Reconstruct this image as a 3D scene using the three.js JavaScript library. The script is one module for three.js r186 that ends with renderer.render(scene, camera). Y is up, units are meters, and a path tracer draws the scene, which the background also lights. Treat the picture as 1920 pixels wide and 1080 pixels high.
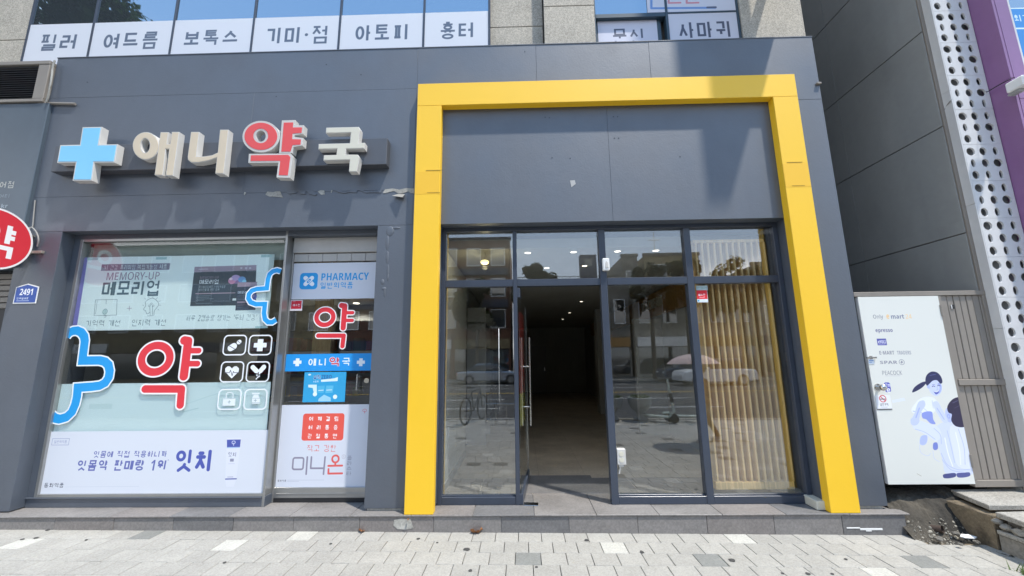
import * as THREE from 'three';
import { mergeGeometries } from 'three/addons/utils/BufferGeometryUtils.js';
import { MarchingCubes } from 'three/addons/objects/MarchingCubes.js';
import { FontLoader } from 'three/addons/loaders/FontLoader.js';
import { TextGeometry } from 'three/addons/geometries/TextGeometry.js';

// ---------------------------------------------------------------- camera, sky, sun, exposure
const W = 1920, H = 1080, FOC = 750;
const scene = new THREE.Scene();
const camera = new THREE.PerspectiveCamera(2 * Math.atan(H / 2 / FOC) * 180 / Math.PI, W / H, 0.05, 800);
camera.rotation.order = 'YXZ';
camera.rotation.set(0.17529, 0.02141, -0.01196);
camera.position.set(0, 1.65, 4.2077);
camera.updateMatrixWorld();

const renderer = new THREE.WebGLRenderer({ antialias: true });
renderer.setSize(1024, 576);
renderer.toneMapping = THREE.LinearToneMapping;
renderer.toneMappingExposure = 1.95;
renderer.shadowMap.enabled = true;

// seeded noise
let seedState = 7;
const rnd = () => { seedState = (seedState + 0x6d2b79f5) | 0; let t = Math.imul(seedState ^ (seedState >>> 15), 1 | seedState); t = (t + Math.imul(t ^ (t >>> 7), 61 | t)) ^ t; return ((t ^ (t >>> 14)) >>> 0) / 4294967296; };
const rr = (a, b) => a + (b - a) * rnd();
const hash = (x, y, s) => { let h = Math.imul(x, 374761393) ^ Math.imul(y, 668265263) ^ Math.imul(s, 1274126177); h = Math.imul(h ^ (h >>> 13), 1274126177); return ((h ^ (h >>> 16)) >>> 0) / 4294967296; };
function vnoise(x, y, per, s) {
  const x0 = Math.floor(x), y0 = Math.floor(y), fx = x - x0, fy = y - y0, u = fx * fx * (3 - 2 * fx), v = fy * fy * (3 - 2 * fy), m = (n) => ((n % per) + per) % per;
  const a = hash(m(x0), m(y0), s), b = hash(m(x0 + 1), m(y0), s), c = hash(m(x0), m(y0 + 1), s), d = hash(m(x0 + 1), m(y0 + 1), s);
  return a + (b - a) * u + (c - a) * v + (a - b - c + d) * u * v;
}
const fbm = (u, v, per, oct, s) => { let t = 0, a = 0.5, n = 0; for (let i = 0; i < oct; i++) { t += a * vnoise(u * per, v * per, per, s + i); n += a; a *= 0.5; per *= 2; } return t / n; };

// sky: blue with soft broken cloud, computed
const sunDir = new THREE.Vector3(1.2, 3.35, 1).normalize();
{
  const w = 1024, h = 512, d = new Float32Array(w * h * 4);
  for (let j = 0; j < h; j++) {
    const el = ((j + 0.5) / h - 0.5) * Math.PI, s = Math.max(0, Math.sin(el));
    for (let i = 0; i < w; i++) {
      const az = ((i + 0.5) / w) * Math.PI * 2, k = Math.pow(1 - s, 2.4);
      let r = 0.2 + 0.74 * k, g = 0.39 + 0.63 * k, b = 0.72 + 0.37 * k;
      if (s > 0.01) {
        const t = 1 / (s + 0.16), x = Math.cos(az) * Math.cos(el) * t, y = Math.sin(az) * Math.cos(el) * t;
        let c = fbm((x * 0.5 + 40) / 64, (y * 0.5 + 40) / 64, 64, 5, 11);
        c = Math.min(1, Math.max(0, (c - 0.43) / 0.2)); c = c * c * (3 - 2 * c) * 0.85;
        const lit = 1.15 + 0.4 * fbm((x + 9) / 64, (y + 3) / 64, 64, 3, 5);
        r += (lit - r) * c; g += (lit * 1.01 - g) * c; b += (lit * 1.04 - b) * c;
      }
      if (el < 0) { r = 0.4; g = 0.4; b = 0.4; }
      d.set([r, g, b, 1], (j * w + i) * 4);
    }
  }
  const t = new THREE.DataTexture(d, w, h, THREE.RGBAFormat, THREE.FloatType);
  t.mapping = THREE.EquirectangularReflectionMapping; t.magFilter = THREE.LinearFilter; t.wrapS = THREE.RepeatWrapping; t.needsUpdate = true;
  scene.background = t; scene.environment = t;
}
const sun = new THREE.DirectionalLight(new THREE.Color(1, 0.95, 0.87), 2.75);
sun.position.copy(sunDir).multiplyScalar(60); sun.castShadow = true; sun.shadow.radius = 3; sun.shadow.mapSize.set(4096, 4096);
Object.assign(sun.shadow.camera, { left: -20, right: 20, top: 20, bottom: -20, near: 1, far: 140 });
scene.add(sun, sun.target);

// ---------------------------------------------------------------- helpers
const RAYM = new THREE.Matrix4().makeRotationFromEuler(camera.rotation);
const ray = (x, y) => new THREE.Vector3((x - W / 2) / FOC, -(y - H / 2) / FOC, -1).applyMatrix4(RAYM);
const onAxis = (x, y, axis, v) => { const d = ray(x, y), c = camera.position; return c.clone().addScaledVector(d, (v - c[axis]) / d[axis]); };
const P = (x, y, z) => onAxis(x, y, 'z', z), PX = (x, y, X) => onAxis(x, y, 'x', X), PY = (x, y, Y) => onAxis(x, y, 'y', Y);
const crop = (ox, oy, s) => (u, v) => [ox + u / s, oy + v / s];

const used = new Map();
const numbered = (n) => { const k = used.get(n) ?? 0; used.set(n, k + 1); return k ? n + '_' + String(k).padStart(3, '0') : n; };
const tag = (o, label, category, group) => { o.userData.label = label; if (category) o.userData.category = category; if (group) o.userData.group = group; return o; };
function thing(name, label, category, group, x = 0, y = 0, z = 0) { const g = new THREE.Group(); g.name = numbered(name); g.position.set(x, y, z); scene.add(g); g.updateMatrixWorld(); return tag(g, label, category, group); }
function flat(g) { if (g.index) g = g.toNonIndexed(); for (const k of Object.keys(g.attributes)) if (!['position', 'normal', 'uv'].includes(k)) g.deleteAttribute(k); if (!g.attributes.normal) g.computeVertexNormals(); if (!g.attributes.uv) g.setAttribute('uv', new THREE.BufferAttribute(new Float32Array(g.attributes.position.count * 2), 2)); return g; }
const merged = (a) => (Array.isArray(a) ? (a.length === 1 ? a[0] : mergeGeometries(a.map(flat))) : a);
function part(name, geo, mat, parent, label) {
  const m = new THREE.Mesh(merged(geo), mat); m.name = name; m.castShadow = m.receiveShadow = true;
  if (parent.isGroup && parent.position.lengthSq()) m.position.copy(parent.position).negate();   // geometry is given in world metres
  parent.add(m); if (label) m.userData.label = label; return m;
}
function solo(name, geo, mat, label, category, group) { const m = part(numbered(name), geo, mat, scene); return tag(m, label, category, group); }
function struct(name, geo, mat) { const m = part(name, geo, mat, scene); m.userData.kind = 'structure'; return m; }

// box with chamfered edges; uv in metres
function bx(x0, x1, y0, y1, z0, z1, c = 0) {
  if (x0 > x1) [x0, x1] = [x1, x0]; if (y0 > y1) [y0, y1] = [y1, y0]; if (z0 > z1) [z0, z1] = [z1, z0];
  const mid = [(x0 + x1) / 2, (y0 + y1) / 2, (z0 + z1) / 2], h = [(x1 - x0) / 2, (y1 - y0) / 2, (z1 - z0) / 2], pos = [], uv = [], nor = [];
  c = Math.min(c, ...h.map((v) => v * 0.9));
  const v = (a, s, b, t, e, u) => { const q = [0, 0, 0]; q[a] = s; q[b] = t; q[e] = u; return q; };
  const face = (pts) => {
    const [a, b, d] = pts, n = [0, 0, 0], e1 = b.map((q, i) => q - a[i]), e2 = d.map((q, i) => q - a[i]);
    n[0] = e1[1] * e2[2] - e1[2] * e2[1]; n[1] = e1[2] * e2[0] - e1[0] * e2[2]; n[2] = e1[0] * e2[1] - e1[1] * e2[0];
    const ce = [0, 1, 2].map((i) => pts.reduce((s, q) => s + q[i], 0));
    if (n[0] * ce[0] + n[1] * ce[1] + n[2] * ce[2] < 0) { pts = pts.slice().reverse(); n[0] *= -1; n[1] *= -1; n[2] *= -1; }
    const l = Math.hypot(...n) || 1, m = n.map((q) => q / l), k = Math.abs(m[0]) > 0.75 ? 0 : Math.abs(m[1]) > 0.75 ? 1 : 2;
    for (const tri of pts.length === 4 ? [[0, 1, 2], [0, 2, 3]] : [[0, 1, 2]]) for (const i of tri) {
      const w = pts[i].map((q, j) => q + mid[j]); pos.push(...w); nor.push(...m); uv.push(...(k === 0 ? [w[2], w[1]] : k === 1 ? [w[0], w[2]] : [w[0], w[1]]));
    }
  };
  for (let a = 0; a < 3; a++) {
    const b = (a + 1) % 3, e = (a + 2) % 3, hb = h[b] - c, he = h[e] - c;
    for (const s of [-1, 1]) {
      face([v(a, s * h[a], b, -hb, e, -he), v(a, s * h[a], b, hb, e, -he), v(a, s * h[a], b, hb, e, he), v(a, s * h[a], b, -hb, e, he)]);
      if (c > 0) for (const t of [-1, 1]) {
        const ha = h[a] - c;
        face([v(a, s * h[a], b, t * hb, e, -he), v(a, s * h[a], b, t * hb, e, he), v(a, s * ha, b, t * h[b], e, he), v(a, s * ha, b, t * h[b], e, -he)]);
      }
    }
  }
  if (c > 0) for (const s of [-1, 1]) for (const t of [-1, 1]) for (const u of [-1, 1]) face([[s * h[0], t * (h[1] - c), u * (h[2] - c)], [s * (h[0] - c), t * h[1], u * (h[2] - c)], [s * (h[0] - c), t * (h[1] - c), u * h[2]]]);
  const g = new THREE.BufferGeometry();
  g.setAttribute('position', new THREE.Float32BufferAttribute(pos, 3)); g.setAttribute('normal', new THREE.Float32BufferAttribute(nor, 3)); g.setAttribute('uv', new THREE.Float32BufferAttribute(uv, 2));
  return g;
}
const V3 = (x, y, z) => new THREE.Vector3(x, y, z);
function cyl(a, b, r0, r1 = r0, n = 12) {
  const d = b.clone().sub(a), g = new THREE.CylinderGeometry(r1, r0, d.length(), n);
  g.applyMatrix4(new THREE.Matrix4().compose(a.clone().add(b).multiplyScalar(0.5), new THREE.Quaternion().setFromUnitVectors(V3(0, 1, 0), d.normalize()), V3(1, 1, 1)));
  return flat(g);
}
const tube = (pts, r, n = 24, k = 6) => flat(new THREE.TubeGeometry(new THREE.CatmullRomCurve3(pts), n, r, k));
const poly = (pts) => new THREE.Shape(pts.map((p) => new THREE.Vector2(p[0], p[1])));
function extr(shape, z0, depth, bevel = 0) { const g = new THREE.ExtrudeGeometry(shape, { depth: depth - 2 * bevel, bevelEnabled: bevel > 0, bevelSize: bevel, bevelThickness: bevel, bevelOffset: -bevel, bevelSegments: 1, curveSegments: 20 }); g.translate(0, 0, z0 + bevel); return flat(g); }
// plate: a flat polygon in the XY plane with thickness
const xf = (g, x, y, z, ry = 0, rx = 0, rz = 0) => { g.applyMatrix4(new THREE.Matrix4().compose(V3(x, y, z), new THREE.Quaternion().setFromEuler(new THREE.Euler(rx, ry, rz, 'YXZ')), V3(1, 1, 1))); return g; };

// ---------------------------------------------------------------- textures and materials
function dataTex(n, fn, metres, srgb = true) {
  const d = new Uint8Array(n * n * 4);
  for (let j = 0; j < n; j++) for (let i = 0; i < n; i++) { const c = fn(i / n, j / n); for (let k = 0; k < 3; k++) d[(j * n + i) * 4 + k] = Math.max(0, Math.min(255, Math.round((Array.isArray(c) ? c[k] : c) * 255))); d[(j * n + i) * 4 + 3] = 255; }
  const t = new THREE.DataTexture(d, n, n); t.wrapS = t.wrapT = THREE.RepeatWrapping; t.magFilter = THREE.LinearFilter; t.repeat.set(1 / metres, 1 / metres); if (srgb) t.colorSpace = THREE.SRGBColorSpace; t.needsUpdate = true; return t;
}
const lin = (r, g, b) => new THREE.Color().setRGB(r, g, b);
const phys = (color, roughness, o) => new THREE.MeshPhysicalMaterial({ color, roughness, ...o });
const std = (color, roughness = 0.6, o = {}) => new THREE.MeshStandardMaterial({ color, roughness, ...o });
// painted metal: faint roller texture, blotches, specks
const paintMap = dataTex(512, (u, v) => { const a = fbm(u, v, 4, 5, 1), b = fbm(u, v, 60, 2, 3), s = fbm(u * 1, v * 0.2 + 0.3, 24, 3, 9); let c = 0.94 + 0.09 * (a - 0.5) + 0.03 * (b - 0.5) + 0.05 * (s - 0.5); if (hash(Math.floor(u * 512), Math.floor(v * 512), 77) > 0.9993) c += 0.3; return c; }, 3.1);
const paintRough = dataTex(256, (u, v) => 0.86 + 0.3 * (fbm(u, v, 6, 4, 21) - 0.5), 2.3, false);
const paintBump = dataTex(512, (u, v) => 0.6 * fbm(u, v, 8, 4, 31) + 0.4 * fbm(u, v, 90, 2, 33), 1.3, false);
const granite = (lo, hi, seed, n = 512) => dataTex(n, (u, v) => { const g = hash(Math.floor(u * n), Math.floor(v * n), seed), f = fbm(u, v, 90, 2, seed + 1), b = fbm(u, v, 5, 4, seed + 3); const k = 0.45 * g + 0.55 * f; const c = lo + (hi - lo) * k + 0.08 * (b - 0.5); return [c, c * 0.995, c * 0.975]; }, 0.9);
const graniteMap = granite(0.5, 1, 40), paverMap = granite(0.76, 1.02, 50);
const tileMap = dataTex(512, (u, v) => { const a = fbm(u, v, 5, 5, 60), b = fbm(u, v, 100, 2, 61); return 0.8 + 0.2 * (a - 0.5) + 0.16 * (b - 0.5); }, 1.2);
const concreteMap = dataTex(512, (u, v) => { const a = fbm(u, v, 4, 6, 70), b = fbm(u, v, 110, 2, 71), st = fbm(u, v, 9, 4, 75); const c = 0.74 + 0.35 * (a - 0.5) + 0.2 * (b - 0.5) - (st > 0.58 ? (st - 0.58) * 1.2 : 0); return [c, c * 0.98, c * 0.94]; }, 1.6);
const grime = dataTex(512, (u, v) => { const a = fbm(u, v, 5, 6, 80), b = fbm(u, v, 90, 2, 82), st = fbm(u, v, 3, 5, 85); const k = Math.min(1, Math.max(0, (st - 0.42) * 6)); return [0.32 + 0.38 * k * a + 0.12 * (b - 0.5) + 0.1 * a, 0.31 + 0.35 * k * a + 0.12 * (b - 0.5) + 0.1 * a, 0.29 + 0.3 * k * a + 0.12 * (b - 0.5) + 0.1 * a]; }, 1.1);
const woodMap = dataTex(512, (u, v) => { const g = fbm(u * 1, v * 0.06 + 0.2, 48, 3, 90), b = fbm(u, v, 4, 3, 92); const c = 0.88 + 0.24 * (g - 0.5) + 0.1 * (b - 0.5); return [c, c * 0.97, c * 0.9]; }, 0.7);
const asphaltMap = dataTex(512, (u, v) => 0.75 + 0.4 * (hash(Math.floor(u * 512), Math.floor(v * 512), 95) - 0.5) + 0.3 * (fbm(u, v, 5, 5, 96) - 0.5), 2.5);
const grainBump = dataTex(256, (u, v) => fbm(u, v, 64, 2, 99), 0.35, false);

const M = {
  wall: phys(lin(0.064, 0.08, 0.106), 0.62, { ior: 2.0, map: paintMap, roughnessMap: paintRough, bumpMap: paintBump, bumpScale: 0.0015 }),
  signBox: phys(lin(0.06, 0.066, 0.08), 0.62, { ior: 1.8, map: paintMap, roughnessMap: paintRough }),
  yellow: phys(lin(0.92, 0.55, 0.011), 0.6, { ior: 1.65, roughnessMap: paintRough, bumpMap: paintBump, bumpScale: 0.001 }),
  yellowPatch: phys(lin(0.88, 0.5, 0.011), 0.6, { ior: 1.65 }),
  primer: std(lin(0.62, 0.63, 0.62), 0.7, { map: concreteMap }),
  frame: std(lin(0.055, 0.068, 0.095), 0.38, { map: paintMap, roughnessMap: paintRough }),
  alu: std(lin(0.42, 0.42, 0.41), 0.34, { metalness: 0.75, map: paintMap }),
  steel: std(lin(0.6, 0.59, 0.57), 0.22, { metalness: 1 }),
  shutter: std(lin(0.5, 0.49, 0.47), 0.5, { map: paintMap }),
  glass: new THREE.MeshPhysicalMaterial({ color: lin(0.965, 0.98, 0.975), roughness: 0.012, transmission: 1, thickness: 0, ior: 2.05 }),
  glassClear: new THREE.MeshPhysicalMaterial({ color: lin(0.955, 0.975, 0.97), roughness: 0.01, transmission: 1, thickness: 0, ior: 1.5 }),
  glassEdge: std(lin(0.25, 0.38, 0.34), 0.2),
  mirror: new THREE.MeshPhysicalMaterial({ color: lin(0.36, 0.44, 0.5), roughness: 0.02, metalness: 0.9 }),
  darkGlass: new THREE.MeshPhysicalMaterial({ color: lin(0.02, 0.025, 0.03), roughness: 0.03, ior: 2.2 }),
  granite: std(lin(0.8, 0.74, 0.64), 0.75, { map: graniteMap, bumpMap: grainBump, bumpScale: 0.0015 }),
  joint: std(lin(0.17, 0.16, 0.145), 0.95),
  tile: std(lin(0.34, 0.318, 0.3), 0.55, { map: tileMap }),
  tileDark: std(lin(0.25, 0.243, 0.24), 0.55, { map: tileMap }),
  tileWarm: std(lin(0.33, 0.3, 0.28), 0.55, { map: tileMap }),
  grout: std(lin(0.5, 0.49, 0.47), 0.95),
  concrete: std(lin(0.36, 0.35, 0.33), 0.9, { map: concreteMap, bumpMap: grainBump, bumpScale: 0.003 }),
  grimy: std(lin(0.3, 0.285, 0.26), 0.92, { map: grime, bumpMap: grainBump, bumpScale: 0.004 }),
  dirt: std(lin(0.34, 0.28, 0.2), 1, { map: concreteMap, bumpMap: grainBump, bumpScale: 0.006 }),
  slab: std(lin(0.6, 0.57, 0.52), 0.8, { map: graniteMap, bumpMap: grainBump, bumpScale: 0.002 }),
  white: std(lin(0.78, 0.78, 0.76), 0.45),
  offwhite: std(lin(0.66, 0.64, 0.6), 0.5, { map: paintMap }),
  letterFace: std(lin(0.62, 0.52, 0.38), 0.4), letterFace2: std(lin(0.64, 0.61, 0.5), 0.4),
  red: std(lin(0.72, 0.075, 0.075), 0.4), blue: std(lin(0.2, 0.56, 0.82), 0.35),
  black: std(lin(0.02, 0.02, 0.022), 0.5), rubber: std(lin(0.025, 0.025, 0.027), 0.85), cable: std(lin(0.3, 0.29, 0.27), 0.7),
  wood: std(lin(0.92, 0.68, 0.37), 0.6, { map: woodMap }),
  interiorFloor: std(lin(0.75, 0.65, 0.52), 0.35, { map: tileMap }), interiorWall: std(lin(0.5, 0.51, 0.47), 0.7, { map: paintMap }),
  tan: std(lin(0.5, 0.3, 0.11), 0.6, { map: woodMap }),
  panelGrey: phys(lin(0.35, 0.36, 0.35), 0.6, { ior: 1.8, map: paintMap, roughnessMap: paintRough }),
  columnWhite: std(lin(0.74, 0.74, 0.73), 0.4, { map: paintMap }),
  purple: phys(lin(0.26, 0.11, 0.28), 0.5, { ior: 1.8, map: paintMap, roughnessMap: paintRough }),
  gateGrey: std(lin(0.32, 0.285, 0.245), 0.5, { map: paintMap, metalness: 0.2 }),
  leftPanel: std(lin(0.095, 0.125, 0.155), 0.4, { map: paintMap }),
  asphalt: std(lin(0.1, 0.1, 0.1), 0.95, { map: asphaltMap }), roadPaint: std(lin(0.7, 0.7, 0.68), 0.8),
  brick: std(lin(0.26, 0.12, 0.08), 0.9, { map: concreteMap }), cream: std(lin(0.5, 0.42, 0.26), 0.9, { map: concreteMap }), plaster: std(lin(0.55, 0.54, 0.5), 0.9, { map: concreteMap }), darkBand: std(lin(0.04, 0.05, 0.09), 0.6),
  bark: std(lin(0.13, 0.1, 0.075), 0.95, { map: concreteMap }),
};
const leafMat = (r, g, b) => new THREE.MeshPhysicalMaterial({ color: lin(r, g, b), roughness: 0.7, transmission: 0.3, thickness: 0 });
M.leaf = leafMat(0.05, 0.11, 0.025); M.leafDark = leafMat(0.035, 0.085, 0.03); M.leafPale = leafMat(0.09, 0.14, 0.035);

// ---------------------------------------------------------------- Hangul stroke lettering (the fonts here have none)
const CHO = ['G', 'GG', 'N', 'D', 'DD', 'R', 'M', 'B', 'BB', 'S', 'SS', 'O', 'J', 'JJ', 'C', 'K', 'T', 'P', 'H'];
const JONG = ['', 'G', 'GG', 'GS', 'N', 'NJ', 'NH', 'D', 'R', 'RG', 'RM', 'RB', 'RS', 'RT', 'RP', 'RH', 'M', 'B', 'BS', 'S', 'SS', 'O', 'J', 'C', 'K', 'T', 'P', 'H'];
const CON = {
  G: [[[0, 0], [1, 0], [1, 1]]], N: [[[0, 0], [0, 1], [1, 1]]], D: [[[1, 0], [0, 0], [0, 1], [1, 1]]], R: [[[0, 0], [1, 0], [1, 0.5], [0, 0.5], [0, 1], [1, 1]]], M: [[[0, 0], [1, 0], [1, 1], [0, 1], [0, 0], [1, 0]]],
  B: [[[0, 0], [0, 1], [1, 1], [1, 0]], [[0, 0.48], [1, 0.48]]], S: [[[0.52, 0], [0.45, 0.35], [0, 1]], [[0.47, 0.3], [1, 1]]], O: ['o'], J: [[[0, 0], [1, 0]], [[0.52, 0], [0.45, 0.4], [0, 1]], [[0.48, 0.35], [1, 1]]],
  C: [[[0.3, -0.05], [0.7, -0.05]], [[0, 0.24], [1, 0.24]], [[0.52, 0.24], [0.45, 0.55], [0, 1]], [[0.48, 0.5], [1, 1]]], K: [[[0, 0], [1, 0], [1, 1]], [[0, 0.5], [1, 0.47]]], T: [[[1, 0], [0, 0], [0, 1], [1, 1]], [[0, 0.5], [0.95, 0.5]]],
  P: [[[0, 0], [1, 0]], [[0.28, 0], [0.28, 1]], [[0.72, 0], [0.72, 1]], [[0, 1], [1, 1]]], H: [[[0.3, -0.05], [0.7, -0.05]], [[0, 0.24], [1, 0.24]], 'h'],
};
const VERT = { 0: [0, [0.5]], 1: [0, [0.5], 1], 2: [0, [0.34, 0.66]], 3: [0, [0.34, 0.66], 1], 4: [1, [0.5]], 5: [1, [0.5], 1], 6: [1, [0.34, 0.66]], 7: [1, [0.34, 0.66], 1], 20: [2, []] };
const HORI = { 8: 'o', 12: 'yo', 13: 'u', 17: 'yu', 18: 'eu' };
const COMP = { 9: [8, 0], 10: [8, 1], 11: [8, 20], 14: [13, 4], 15: [13, 5], 16: [13, 20], 19: [18, 20] };
function syllable(code) {   // -> list of strokes in the unit square, y down
  const s = code - 0xac00, L = CHO[Math.floor(s / 588)], v = Math.floor((s % 588) / 28), T = JONG[s % 28], out = [];
  const con = (name, x0, y0, x1, y1) => {
    const two = name.length === 2, list = two ? [[name[0], x0, x0 + (x1 - x0) * 0.44], [name[1], x0 + (x1 - x0) * 0.56, x1]] : [[name, x0, x1]];
    for (const [n, a, b] of list) for (const st of CON[n]) {
      if (st === 'o') out.push({ o: [(a + b) / 2, (y0 + y1) / 2, (b - a) / 2, (y1 - y0) / 2] });
      else if (st === 'h') out.push({ o: [(a + b) / 2, y0 + (y1 - y0) * 0.72, (b - a) * 0.36, (y1 - y0) * 0.28] });
      else out.push({ p: st.map(([px, py]) => [a + px * (b - a), y0 + py * (y1 - y0)]) });
    }
  };
  const vert = (k, x0, x1, y0, y1) => {
    const [side, ticks, dbl] = VERT[k], line = (x) => out.push({ p: [[x, y0], [x, y1]] }), w = x1 - x0;
    if (side === 2) return line(x0 + w * 0.6);
    if (dbl) { line(x0 + w * 0.35); line(x1); for (const t of ticks) out.push({ p: side === 0 ? [[x0 + w * 0.35, y0 + (y1 - y0) * t], [x1, y0 + (y1 - y0) * t]] : [[x0 - w * 0.25, y0 + (y1 - y0) * t], [x0 + w * 0.35, y0 + (y1 - y0) * t]] }); return; }
    if (side === 0) { line(x0 + w * 0.4); for (const t of ticks) out.push({ p: [[x0 + w * 0.4, y0 + (y1 - y0) * t], [x1 + w * 0.05, y0 + (y1 - y0) * t]] }); }
    else { line(x0 + w * 0.75); for (const t of ticks) out.push({ p: [[x0 - w * 0.2, y0 + (y1 - y0) * t], [x0 + w * 0.75, y0 + (y1 - y0) * t]] }); }
  };
  const hori = (k, x0, x1, y0, y1) => {
    const kind = HORI[k], up = kind === 'o' || kind === 'yo', dn = kind === 'u' || kind === 'yu', yb = up ? y1 : dn ? y0 : (y0 + y1) / 2, w = x1 - x0;
    out.push({ p: [[x0, yb], [x1, yb]] });
    for (const t of kind.length === 2 && kind !== 'eu' ? [0.33, 0.67] : kind === 'eu' ? [] : [0.5]) out.push({ p: [[x0 + w * t, y0], [x0 + w * t, y1]] });
  };
  if (v in VERT) { if (T) { con(L, 0.05, 0.05, 0.5, 0.46); vert(v, 0.68, 0.95, 0.0, 0.56); con(T, 0.2, 0.7, 0.9, 1.0); } else { con(L, 0.05, 0.14, 0.48, 0.84); vert(v, 0.68, 0.95, 0.02, 0.98); } }
  else if (v in HORI) { if (T) { const big = L === 'H' || L === 'C'; con(L, 0.18, 0.02, 0.82, big ? 0.42 : 0.32); if (big) hori(v, 0.02, 0.98, 0.53, 0.64); else hori(v, 0.02, 0.98, 0.4, 0.55); con(T, 0.18, big ? 0.76 : 0.7, 0.82, 1.0); } else { con(L, 0.16, 0.06, 0.84, 0.5); hori(v, 0.02, 0.98, 0.6, 0.88); } }
  else { const [h, w] = COMP[v]; if (T) { con(L, 0.08, 0.04, 0.54, 0.3); hori(h, 0.02, 0.64, 0.38, 0.54); vert(w, 0.74, 0.96, 0.02, 0.62); con(T, 0.2, 0.72, 0.9, 0.98); } else { con(L, 0.08, 0.08, 0.54, 0.46); hori(h, 0.02, 0.64, 0.56, 0.8); vert(w, 0.74, 0.96, 0.02, 0.98); } }
  return out;
}
// draws a line of text into the box x0,y0,x1,y1 of a canvas
function lettering(ctx, str, x0, y0, x1, y1, o = {}) {
  const { color = '#333', weight = 0.12, slant = 0, round = false, font = 'bold', gap = 0.1, outline } = o, h = y1 - y0;
  ctx.save();
  const chars = [...str], isH = (c) => c >= '가' && c <= '힣', aw = (c) => (isH(c) ? 1 : c === ' ' ? 0.4 : c === '·' ? 0.35 : /[',.:]/.test(c) ? 0.25 : 0.62);
  const total = chars.reduce((s, c) => s + aw(c) + gap, -gap), unit = (x1 - x0) / total;
  let x = x0;
  const passes = outline ? [[outline, 1.9], [color, 1]] : [[color, 1]];
  for (const [col, grow] of passes) {
    x = x0; ctx.strokeStyle = ctx.fillStyle = col; ctx.lineJoin = round ? 'round' : 'miter'; ctx.lineCap = round ? 'round' : 'butt';
    for (const c of chars) {
      const w = aw(c) * unit;
      if (isH(c)) {
        const lw = weight * Math.min(h, unit * 1.1) * ((c.charCodeAt(0) - 0xac00) % 28 ? 0.86 : 1), ix = lw / 2;
        ctx.lineWidth = lw * grow;
        for (const s of syllable(c.charCodeAt(0))) {
          ctx.beginPath();
          const tx = (px, py) => [x + ix + px * (w - lw) + slant * (0.5 - py) * h, y0 + ix + py * (h - lw)];
          if (s.o) { const [cx, cy] = tx(s.o[0], s.o[1]); ctx.ellipse(cx, cy, Math.max(1, s.o[2] * (w - lw)), Math.max(1, s.o[3] * (h - lw)), 0, 0, Math.PI * 2); }
          else s.p.forEach((q, i) => { let [a, b] = tx(q[0], q[1]); ctx[i ? 'lineTo' : 'moveTo'](a, b); });
          ctx.stroke();
        }
      } else if (c === '·') { ctx.beginPath(); ctx.arc(x + w / 2, y0 + h / 2, h * 0.08, 0, 7); ctx.fill(); }
      else if (c !== ' ') {
        ctx.save(); ctx.font = `${font} 100px sans-serif`; const m = ctx.measureText(c).width || 50; ctx.translate(x, y1); ctx.transform(1, 0, -slant, 1, 0, 0); ctx.scale(w / m, h / 74); ctx.fillText(c, 0, 0); ctx.restore();
      }
      x += w + gap * unit;
    }
  }
  ctx.restore();
}
function latin(ctx, str, x0, y0, x1, y1, o = {}) { const { color = '#333', font = 'bold', slant = 0 } = o; ctx.save(); ctx.fillStyle = color; ctx.font = `${font} 100px sans-serif`; const m = ctx.measureText(str).width; ctx.translate(x0, y1); ctx.transform(1, 0, -slant, 1, 0, 0); ctx.scale((x1 - x0) / m, (y1 - y0) / (/[gpqy]/.test(str) ? 94 : 74)); if (/[gpqy]/.test(str)) ctx.translate(0, -20); ctx.fillText(str, 0, 0); ctx.restore(); }

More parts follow.
